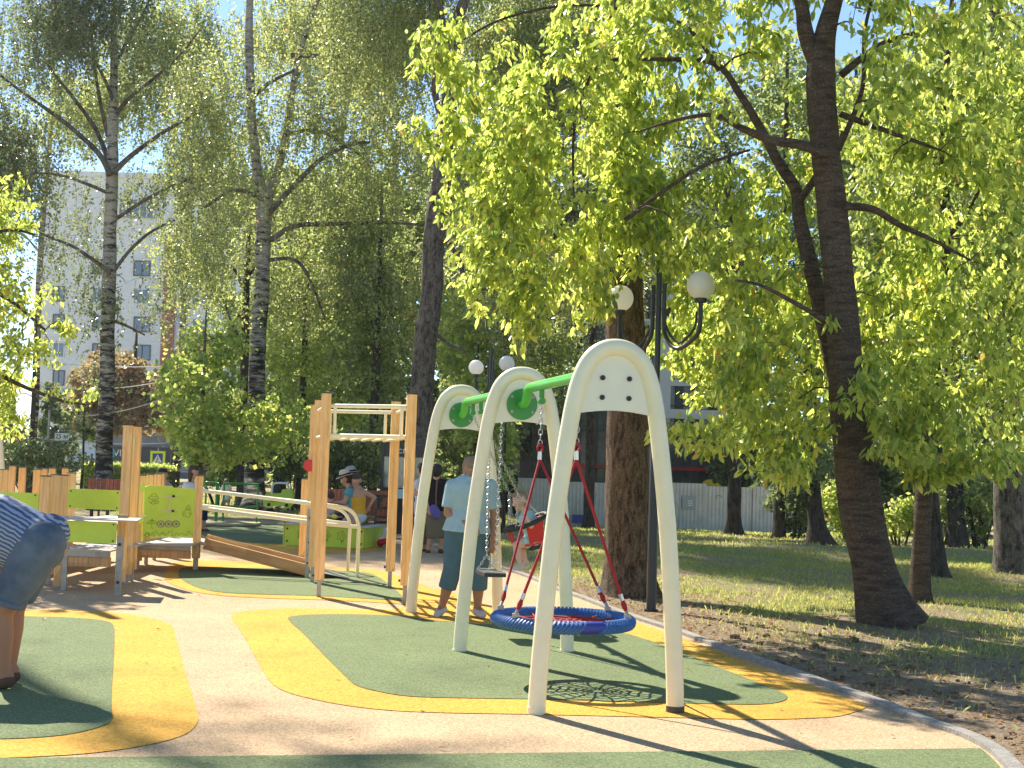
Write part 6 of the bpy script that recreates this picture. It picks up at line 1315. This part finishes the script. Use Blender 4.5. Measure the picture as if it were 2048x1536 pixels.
# two women on the bench, one more behind
Yc = 24.0
J = JP(Yc, (705, 1094), head=(713, 961), shL=(728, 984), shR=(698, 984), elL=(749, 995, .05), wrL=(738, 1014, .05), elR=(692, 1005), wrR=(700, 1026, -.2), hipL=(722, 1036), hipR=(706, 1036), knL=(706, 1045, -.42), knR=(690, 1042, -.40), anL=(712, 1090, -.40), anR=(696, 1088, -.42), toL=(710, 1096, -.55), toR=(690, 1095, -.55))
person('woman in a mustard camisole and white shorts sitting on the bench', J, (-.15, -1, 0), 1.0, 'skin', 'yellow_top', .3, 'whitec', .55, 'h_brown', 0, 'shoe_w', hemtop=.12, straps=True)
J = JP(Yc+.05, (668, 1092), head=(691, 958), shL=(699, 982, -.12), shR=(703, 982, .16), elL=(689, 1005, -.18), wrL=(671, 1004, -.22), elR=(695, 1004, .15), wrR=(676, 1006, .0), hipL=(704, 1036, -.1), hipR=(706, 1036, .1), knL=(668, 1035, -.15), knR=(670, 1034, .1), anL=(668, 1084, -.15), anR=(674, 1082, .1), toL=(654, 1092, -.16), toR=(660, 1090, .1))
person('person in a straw hat and teal t-shirt looking down on the bench', J, (-1, -.25, -.35), 1.0, 'skin', 'tealtee', .45, 'navy', 1.95, 'h_brown', .02, 'shoe_b', hat='straw')
J = JP(Yc+.95, (730, 1090), head=(702, 951), shL=(713, 978, -.15), shR=(717, 978, .15), elL=(710, 1008, -.18), wrL=(698, 1020, -.18), elR=(714, 1008, .18), wrR=(700, 1020, .15), hipL=(722, 1038, -.1), hipR=(724, 1038, .1), knL=(694, 1040, -.1), knR=(696, 1040, .1), anL=(694, 1082, -.1), anR=(698, 1082, .1), toL=(684, 1090, -.1), toR=(688, 1090, .1))
person('person in a grey hat almost hidden behind the seated women', J, (-1, .1, -.2), 1.0, 'skin', 'pink', .45, 'navy', 1.9, 'h_brown', .03, 'shoe_b', hat='pink', vox=.018)
# children by the sandbox
J = JP(23.75, (652, 1088), head=(660, 996), shL=(664, 1020, -.1), shR=(650, 1020, .1), elL=(668, 1036, -.12), wrL=(678, 1034, -.2), elR=(646, 1036, .1), wrR=(660, 1044, -.1), hipL=(656, 1054, -.05), hipR=(648, 1054, .05), knL=(668, 1056, -.2), knR=(664, 1056, .05), anL=(668, 1080, -.2), anR=(662, 1080, .05), toL=(678, 1084, -.2), toR=(672, 1084, .05))
person('small child with brown hair playing at the sandbox behind the tall post', J, (.5, -1, -.5), .66, 'skin', 'pink', .4, 'navy', .6, 'h_brown', .04, 'shoe_w', vox=.012)
m_ = MB(); fb_ = P(669, 1033, 23.3); fo_ = empty('toy_shovel', fb_); tag(fo_, 'yellow sand toy held over the sandbox by the small child', 'toy')
m_.ball((0,0,0), .055, 10, (1,.5,.7)); m_.tube([(-.04,0,0),(-.16,0,.03)], .012, 6); m_.build('scoop', mat('yellow_toy', (.8,.75,.08), .4), fo_, True)
J = JP(23.4, (772, 1098), head=(782, 1052), shL=(776, 1062, -.1), shR=(772, 1060, .1), elL=(784, 1078, -.12), wrL=(788, 1090, -.14), elR=(782, 1078, .1), wrR=(786, 1090, .1), hipL=(762, 1084, -.06), hipR=(762, 1083, .06), knL=(778, 1082, -.1), knR=(778, 1082, .1), anL=(771, 1096, -.1), anR=(772, 1094, .1), toL=(781, 1099, -.1), toR=(782, 1098, .1))
person('crouching child in a white t-shirt and red shorts between the right hand posts', J, (.8, -.4, -.7), .55, 'skin', 'whitec', .6, 'redc', .7, 'h_fair', 0, 'shoe_b', vox=.01, hemtop=.05)
# two women standing with their backs turned
Yk = 22.3
J = JP(Yk, (866, 1110), head=(874, 943), shL=(856, 966), shR=(888, 966), elL=(852, 996), wrL=(858, 1018, -.1), elR=(892, 994), wrR=(894, 1012, -.05), hipL=(862, 1030), hipR=(882, 1030), knL=(862, 1068), knR=(884, 1068), anL=(856, 1100, .05), anR=(882, 1098, .05), toL=(855, 1108, .12), toR=(885, 1106, .12))
person('woman in a black t-shirt and long olive skirt seen from behind', J, (.2, 1, -.1), .98, 'skin', 'blackc', .5, 'olive', 1.2, 'h_black', 0, 'shoe_b', hemtop=.12, skirt=True, eyes=False)
bagp = P(872, 1022, Yk-.18); bo_ = empty('handbag', bagp); tag(bo_, 'violet cloth bag on a tan strap at the side of the woman in black', 'bag')
blob('body', [(Vector((-.04,0,.04)), Vector((0,0,-.04)), .07, .085, .6, Vector((1,0,0))), (Vector((.03,0,-.05)), Vector((.05,0,-.12)), .04, .03)], M['purple'], bo_, .012)
m_ = MB(); m_.tube([Vector((0,0,.06)), P(872, 990, Yk-.18)-bagp, P(874, 962, Yk-.13)-bagp, P(877, 958, Yk-.02)-bagp], .011, 6); m_.build('strap', M['strap'], bo_)
J = JP(Yk+.35, (846, 1106), head=(845, 940), shL=(836, 966, -.1), shR=(850, 964, .12), elL=(831, 986, -.1), wrL=(842, 992, -.28), elR=(854, 990, .1), wrR=(850, 1000, -.1), hipL=(840, 1030, -.05), hipR=(852, 1030, .05), knL=(840, 1068, -.05), knR=(852, 1066, .05), anL=(840, 1098, -.05), anR=(850, 1098, .05), toL=(834, 1105, -.05), toR=(846, 1104, .1))
person('woman in a white t-shirt with her hair up beside the woman in black', J, (-.6, .7, -.15), .97, 'skin', 'whitec', .5, 'olive', 1.7, 'h_brown', -2, 'shoe_b', hemtop=-.25, eyes=False)
# people sitting by the roundabout
J = JP(26.5, (380, 1070), head=(388, 943), shL=(372, 970), shR=(390, 970, .15), elL=(366, 990), wrL=(376, 1006, -.1), elR=(398, 988, .1), wrR=(400, 1004, 0), hipL=(376, 1018), hipR=(388, 1018, .1), knL=(402, 1018, -.1), knR=(408, 1018, .1), anL=(402, 1056, -.1), anR=(408, 1056, .1), toL=(412, 1062, -.1), toR=(416, 1062, .1))
person('woman with long dark hair in a pale top behind the engraved panel, facing right', J, (1, -.15, 0), .95, 'skin', 'whitec', .4, 'navy', 1.6, 'h_brown', .14, 'shoe_b', vox=.016)
J = JP(27.2, (330, 1066), head=(326, 948), shL=(334, 974, -.1), shR=(336, 974, .1), elL=(345, 984, -.15), wrL=(362, 974, -.2), elR=(344, 990, .1), wrR=(352, 1000, .1), hipL=(332, 1014, -.1), hipR=(334, 1014, .1), knL=(350, 1020, -.1), knR=(354, 1020, .1), anL=(348, 1056, -.1), anR=(352, 1056, .1), toL=(358, 1062, -.1), toR=(362, 1062, .1))
person('dark-haired person in a pale shirt reaching out behind the wooden posts', J, (.9, .45, 0), .95, 'skin', 'pink', .5, 'navy', 1.9, 'h_black', 0, 'shoe_b', vox=.016, eyes=False)
J = JP(36, (452, 1026), head=(453, 964), shL=(460, 972), shR=(446, 972), elL=(463, 984), wrL=(463, 994), elR=(443, 984), wrR=(443, 994), hipL=(457, 995), hipR=(449, 995), knL=(457, 1009), knR=(449, 1009), anL=(457, 1022), anR=(449, 1022), toL=(458, 1024, -.1), toR=(448, 1024, -.1))
person('distant child in a white t-shirt and pale cap beyond the roundabout', J, (.1, 1, 0), .52, 'skin', 'whitec', .6, 'pink', .8, 'h_fair', 0, 'shoe_w', vox=.016, eyes=False, hemtop=-.2, hemr=1.2)
Yd = 47; gz = terr(-.1, Yd)
def wz(px, z, dy=0): q_ = P(px, 1000, Yd+dy); return (q_.x, q_.y, gz+z)
J = dict(base=wz(1020, 0), head=wz(1021, 1.60), shL=wz(1030, 1.40), shR=wz(1012, 1.40), elL=wz(1033, 1.13), wrL=wz(1032, .90, -.1), elR=wz(1009, 1.13), wrR=wz(1011, .9, .1), hipL=wz(1026, .9), hipR=wz(1016, .9), knL=wz(1028, .48, -.15), knR=wz(1014, .48, .1), anL=wz(1030, .08, -.1), anR=wz(1012, .1, .25), toL=wz(1031, .03, -.22), toR=wz(1011, .03, .15))
J = {k_: Vector(v) for k_, v in J.items()}
person('distant person in dark clothes walking along the corrugated fence', J, (.3, -1, 0), 1.0, 'skin_tan', 'blackc', .9, 'blackc', 1.95, 'h_black', 0, 'shoe_b', vox=.02, eyes=False)
# ------------------------------------------------------------------ haze
mh = bpy.data.materials.new('haze'); mh.use_nodes = True; n = mh.node_tree.nodes; l = mh.node_tree.links
n.remove(n['Principled BSDF']); pv = n.new('ShaderNodeVolumePrincipled'); pv.inputs['Color'].default_value = (.86, .92, 1, 1); pv.inputs['Density'].default_value = HAZE_D; pv.inputs['Anisotropy'].default_value = .35
l.new(pv.outputs[0], n['Material Output'].inputs['Volume'])
m_ = MB(); m_.box((-300, -12, -3.5), (300, 460, 40)); hz = m_.build('haze', mh); tag(hz, kind='stuff')
